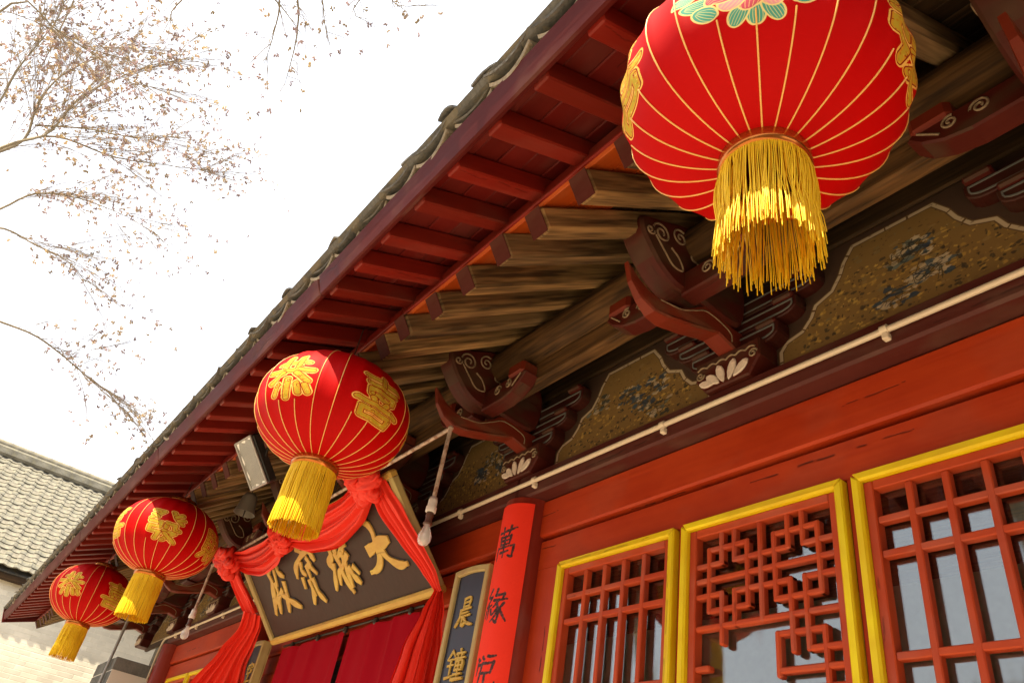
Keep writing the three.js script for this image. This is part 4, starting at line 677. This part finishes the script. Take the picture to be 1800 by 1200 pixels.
/* ---------- side hall beyond the left end ---------- */
{
  const h = thing('side_hall', 'neighbouring hall with weathered grey tiled roof and pale brick wall', 'building');
  const ex = -16.0, ey = 4.82, rx = -18.6, ry = 7.40, a = Math.atan2(ry - ey, ex - rx), len = Math.hypot(ry - ey, ex - rx);
  const brick = makeTex(512, 512, 1.6, 1.6, (u, v) => { const R = 20, r = Math.floor(v * R), fy = v * R - r, o = (r % 2) * 0.5, k = u * 6 + o, ci = Math.floor(k) % 6, fx = k - Math.floor(k), j = fy < 0.1 || fx < 0.035 ? 1 : 0, t = 0.9 + 0.2 * hsh(ci + r * 9, 3), p = fb(u, v, 8, 8, 4, 70), c = j ? 0.70 : 0.66 * t; return [c * (0.85 + 0.3 * p), c * 0.94 * (0.85 + 0.3 * p), c * 0.82 * (0.8 + 0.3 * p), 0.7 - 0.5 * j + 0.2 * p, 0.9]; });
  add('wall', cbox(0.4, 4.9, 16, 0.02, 'z'), texMat(brick, 0.006), h, ex - 0.42, 2.45, -0.5);
  add('roof', uvBox(extrude([[ex - 0.1, ey - 0.02], [rx, ry - 0.03], [rx - 2.6, ey], [rx - 2.6, ey - 0.2], [ex - 0.3, ey - 0.2]], 17, 0), 'z'), M.tile[2], h, 0, 0, -0.5);
  add('eave_board', cbox(0.05, 0.12, 17, 0.01, 'z'), M.board, h, ex - 0.12, ey - 0.1, -0.5);
  const g = arcTile(0.112, 0.026, 0.22, 0.022, 6, false), g2 = arcTile(0.05, 0.012, 0.2, 0.014, 4, true), px = 0.215, step = 0.15, rows = Math.floor(len / step), parts = [], rest = [];
  const tm = [0, 1, 2].map((i) => texMat(grit([[0.19, 0.18, 0.145], [0.215, 0.20, 0.16], [0.165, 0.16, 0.13]][i], { s: 359 + i * 11, su: 0.4, vary: 0.6, spot: 0.5, spotCol: [0.22, 0.20, 0.13], rough: 0.95 }), 0.006));
  for (let r = 0; r < rows; r++) for (let i = -10; i < 32; i++) {
    const z = -1.2 + i * px * 0.98 + rr(-0.008, 0.008), d = r * step, m = new THREE.Matrix4().compose(V(ex - d * Math.cos(a), ey + d * Math.sin(a) + 0.055 + (r % 2) * 0.002 + rr(-0.006, 0.01), z), new THREE.Quaternion().setFromEuler(new THREE.Euler(a - 0.10 + rr(-0.03, 0.03), Math.PI / 2 , 0, 'YXZ')), V(1, 1, 1));
    const vis = z > 0.55 && z < 3.4; // the stretch that the temple eave leaves in view
    (vis && parts.length < 300 ? parts : rest).push([g, m, (i * 3 + r * 5) % 3 < 0 ? 0 : Math.abs(i * 3 + r * 5) % 3]);
    const m2 = m.clone(); m2.setPosition(ex - d * Math.cos(a) + 0.0, ey + d * Math.sin(a) + 0.050, z + px * 0.49); rest.push([g2, m2, Math.abs(i + r) % 3]);
  }
  for (const [gg, m, k] of parts) { const o = add('roof_tile', gg, tm[k], h); o.applyMatrix4(m); }
  for (let k = 0; k < 3; k++) { const G = rest.filter((q) => q[2] === k).map(([gg, m]) => gg.clone().applyMatrix4(m)); add('roof_tiling', merge(G), tm[k], h).userData.kind = 'stuff'; }
  add('ridge', cbox(0.26, 0.22, 17, 0.05, 'z'), tm[0], h, rx, ry + 0.1, -0.5);
  add('ridge_cap', cyl(0.09, 0.09, 17, 'z', 12), tm[1], h, rx, ry + 0.24, -0.5);
}
for (const [lab, x, z, turn] of [['grey brick hall closing the far side of the courtyard opposite the temple', -6, 17, Math.PI], ['grey brick hall on the open side of the courtyard facing the pale side hall', 5.2, 12.2, -Math.PI / 2]]) {
  const h = thing('courtyard_hall', lab, 'building'); h.position.set(x, 0, z); h.rotation.y = turn;
  add('wall', cbox(18, 5.6, 0.5, 0.03), M.brickGrey[1], h, 0, 2.8, 0);
  add('roof', uvBox(extrudeX([[0.9, 5.4], [0.9, 5.55], [-2.8, 8.2], [-6.4, 5.5], [-6.4, 5.3]], 19, 0), 'x'), M.tile[1], h);
  for (const dx of [-6, -2, 2, 6]) add('door', cbox(1.6, 2.8, 0.1, 0.02, 'y'), M.column, h, dx, 1.5, 0.24);
}
/* ---------- trees ---------- */
M.bark = texMat(grit([0.30, 0.25, 0.17], { s: 401, su: 0.3, vary: 0.6, spot: 0.4, spotCol: [0.30, 0.26, 0.16] }), 0.004);
M.twig = flat(0.30, 0.24, 0.17, 0.9); M.pod = flat(0.30, 0.17, 0.07, 0.85);
function podGeo() { const G = []; for (let i = 0; i < 5; i++) { const g = new THREE.OctahedronGeometry(1, 0); g.scale(0.0085, 0.0155, 0.0085); g.translate(0, 0.016, 0); g.rotateX(rr(-1.1, 1.1)); g.rotateZ(rr(-1.1, 1.1)); g.translate(rr(-0.012, 0.012), rr(-0.01, 0.01), rr(-0.012, 0.012)); G.push(g); } const g = merge(G); g.computeVertexNormals(); return g; }
const podG = podGeo();
function tree(label, trunk, limbs, nt, podMax, tw = 0.9) {
  const t = thing('bare_tree', label, 'tree', 'bare winter trees'); t.position.set(trunk[0][0], 0, trunk[0][2]);
  const off = V(-trunk[0][0], 0, -trunk[0][2]), L = (p) => V(p[0], p[1], p[2]).add(off);
  const taper = (pts, r0, r1, seg, rad = 6) => { const g = new THREE.TubeGeometry(new THREE.CatmullRomCurve3(pts), seg, 1, rad), p = g.attributes.position, c = new THREE.CatmullRomCurve3(pts); for (let i = 0; i <= seg; i++) { const q = c.getPointAt(i / seg), r = lerp(r0, r1, i / seg); for (let j = 0; j <= rad; j++) { const k = i * (rad + 1) + j; p.setXYZ(k, q.x + (p.getX(k) - q.x) * r, q.y + (p.getY(k) - q.y) * r, q.z + (p.getZ(k) - q.z) * r); } } return g; };
  add('trunk', taper(trunk.map(L), 0.2, 0.1, 30, 12), M.bark, t);
  const top = L(trunk[trunk.length - 1]), tw2 = [], pods = [];
  for (const [pts, r0] of limbs) {
    const P = pts.map(L); add('limb', taper(r0 > 0.018 ? [top, top.clone().lerp(P[0], 0.55).add(V(0, -0.12, 0)), ...P] : P, r0 > 0.018 ? r0 * 1.2 : r0, 0.0025, 30, 6), M.bark, t);
    const c = new THREE.CatmullRomCurve3(P), n = Math.round(nt * c.getLength());
    for (let i = 0; i < n; i++) {
      const u = rr(0.08, 1), q = c.getPointAt(u), dir = c.getTangentAt(u).add(V(rr(-1, 1), rr(-0.5, 1), rr(-1, 1)).multiplyScalar(0.75)).normalize(), l = rr(0.25, 0.85) * tw;
      const e = q.clone().addScaledVector(dir, l), mid = q.clone().lerp(e, 0.5).add(V(0, rr(0.0, 0.08), 0)); e.y -= rr(-0.03, 0.12);
      tw2.push(taper([q, mid, e], 0.0038, 0.0014, 5, 3));
      const np = Math.round(rr(0.3, 1) * podMax);
      for (let k = 0; k < np; k++) { const s = rr(0.25, 1), b = q.clone().lerp(e, s).add(V(rr(-1, 1), rr(-1, 0.7), rr(-1, 1)).multiplyScalar(0.15)); pods.push(b); tw2.push(taper([q.clone().lerp(mid, s), b.clone().lerp(e, 0.3), b], 0.0016, 0.0009, 3, 3)); }
    }
  }
  const m = add('twigs', merge(tw2), M.twig, t); m.userData.kind = 'stuff';
  const im = new THREE.InstancedMesh(podG, M.pod, pods.length), mm = new THREE.Matrix4(), cc = new THREE.Color();
  pods.forEach((p, i) => { const s = rr(0.7, 1.35); mm.compose(p, new THREE.Quaternion().setFromEuler(new THREE.Euler(rr(0, 6), rr(0, 6), rr(0, 6))), V(s, s, s)); im.setMatrixAt(i, mm); const k = rr(0.6, 1.5); { const q = rnd(); if (q < 0.5) cc.setRGB(0.36 * k, 0.27 * k, 0.27 * k); else cc.setRGB(0.46 * k, 0.35 * k, rr(0.18, 0.28) * k); }; im.setColorAt(i, cc); });
  M.pod.color.setRGB(1, 1, 1); im.name = 'seed_heads'; im.userData.kind = 'stuff'; im.castShadow = true; t.add(im);
}
const BR = [[[-7.37, 6.45, 4.17], [-7.31, 6.81, 4.0], [-7.22, 7.12, 4.07], [-7.2, 7.34, 4.1], [-7.12, 7.63, 4.07], [-7.04, 7.94, 3.94], [-6.91, 8.29, 3.78]], [[-7.54, 6.97, 4.05], [-7.55, 7.22, 3.84], [-7.63, 7.42, 3.32], [-7.61, 7.7, 2.8], [-7.59, 7.92, 2.41]], [[-7.0, 6.53, 3.96], [-7.0, 6.77, 3.82], [-6.81, 7.23, 3.76], [-6.71, 7.57, 3.61], [-6.58, 7.93, 3.39], [-6.48, 8.23, 3.12]], [[-6.58, 6.35, 4.16], [-6.38, 6.79, 4.18], [-6.27, 7.12, 4.17], [-6.19, 7.4, 4.17], [-6.07, 7.67, 4.23]], [[-8.14, 6.44, 3.97], [-8.09, 6.81, 3.78], [-8.13, 7.04, 3.46], [-8.22, 7.19, 3.07], [-8.32, 7.28, 2.75]], [[-7.95, 5.25, 3.37], [-8.08, 5.33, 3.02], [-8.23, 5.32, 2.71], [-8.38, 5.29, 2.44], [-8.54, 5.22, 2.07]], [[-7.8, 6.09, 3.77], [-7.94, 6.17, 3.47], [-8.07, 6.24, 3.14], [-8.24, 6.21, 2.91]], [[-7.27, 7.0, 4.0], [-7.28, 7.29, 3.64], [-7.3, 7.52, 3.26], [-7.27, 7.78, 2.94]], [[-5.69, 6.89, 4.29], [-5.86, 6.97, 4.07], [-5.99, 7.07, 3.85], [-6.13, 7.17, 3.56], [-6.27, 7.24, 3.28]], [[-6.17, 7.04, 4.53], [-6.23, 7.22, 4.37], [-6.33, 7.37, 4.14]], [[-6.91, 8.41, 4.38], [-7.27, 8.2, 4.38], [-7.72, 7.87, 4.37]]];
tree('bare tree with many small brown seed heads on spreading twigs', [[-8.6, 0, 6.4], [-8.5, 1.6, 6.3], [-8.3, 3.2, 6.0], [-8.05, 4.6, 5.5], [-7.85, 5.4, 5.0]], BR.map((b, i) => [b, [0.022, 0.0182, 0.0182, 0.0182, 0.0182, 0.0182, 0.0182, 0.010, 0.0182, 0.0182, 0.010][i]]), 20, 11, 1.6);
const BR2 = [[[-3.99, 6.72, 2.71], [-4.1, 6.77, 2.54], [-4.22, 6.8, 2.35]], [[-3.9, 6.98, 2.41], [-4.11, 6.95, 2.25], [-4.27, 6.95, 2.12]], [[-4.16, 6.97, 2.64], [-4.45, 6.88, 2.53], [-4.69, 6.8, 2.48]], [[-4.18, 7.15, 2.55], [-4.46, 7.06, 2.38], [-4.83, 6.87, 2.26]], [[-3.97, 7.48, 2.13], [-4.21, 7.43, 2.09], [-4.25, 7.51, 1.92]], [[-4.71, 7.05, 3.24], [-4.96, 6.95, 3.27], [-5.1, 6.97, 3.18]], [[-3.98, 7.82, 1.88], [-4.16, 7.82, 1.84], [-4.0, 8.0, 1.49]]];
tree('bare tree whose drooping seed-head twigs hang high over the roof edge', [[-2.6, 0, 6.9], [-2.7, 2.5, 6.7], [-2.9, 5.0, 6.0], [-3.2, 6.8, 4.8], [-3.5, 7.6, 3.9]], BR2.map((b) => [b, 0.019]), 12, 2.6, 0.55);

renderer.render(scene, camera);
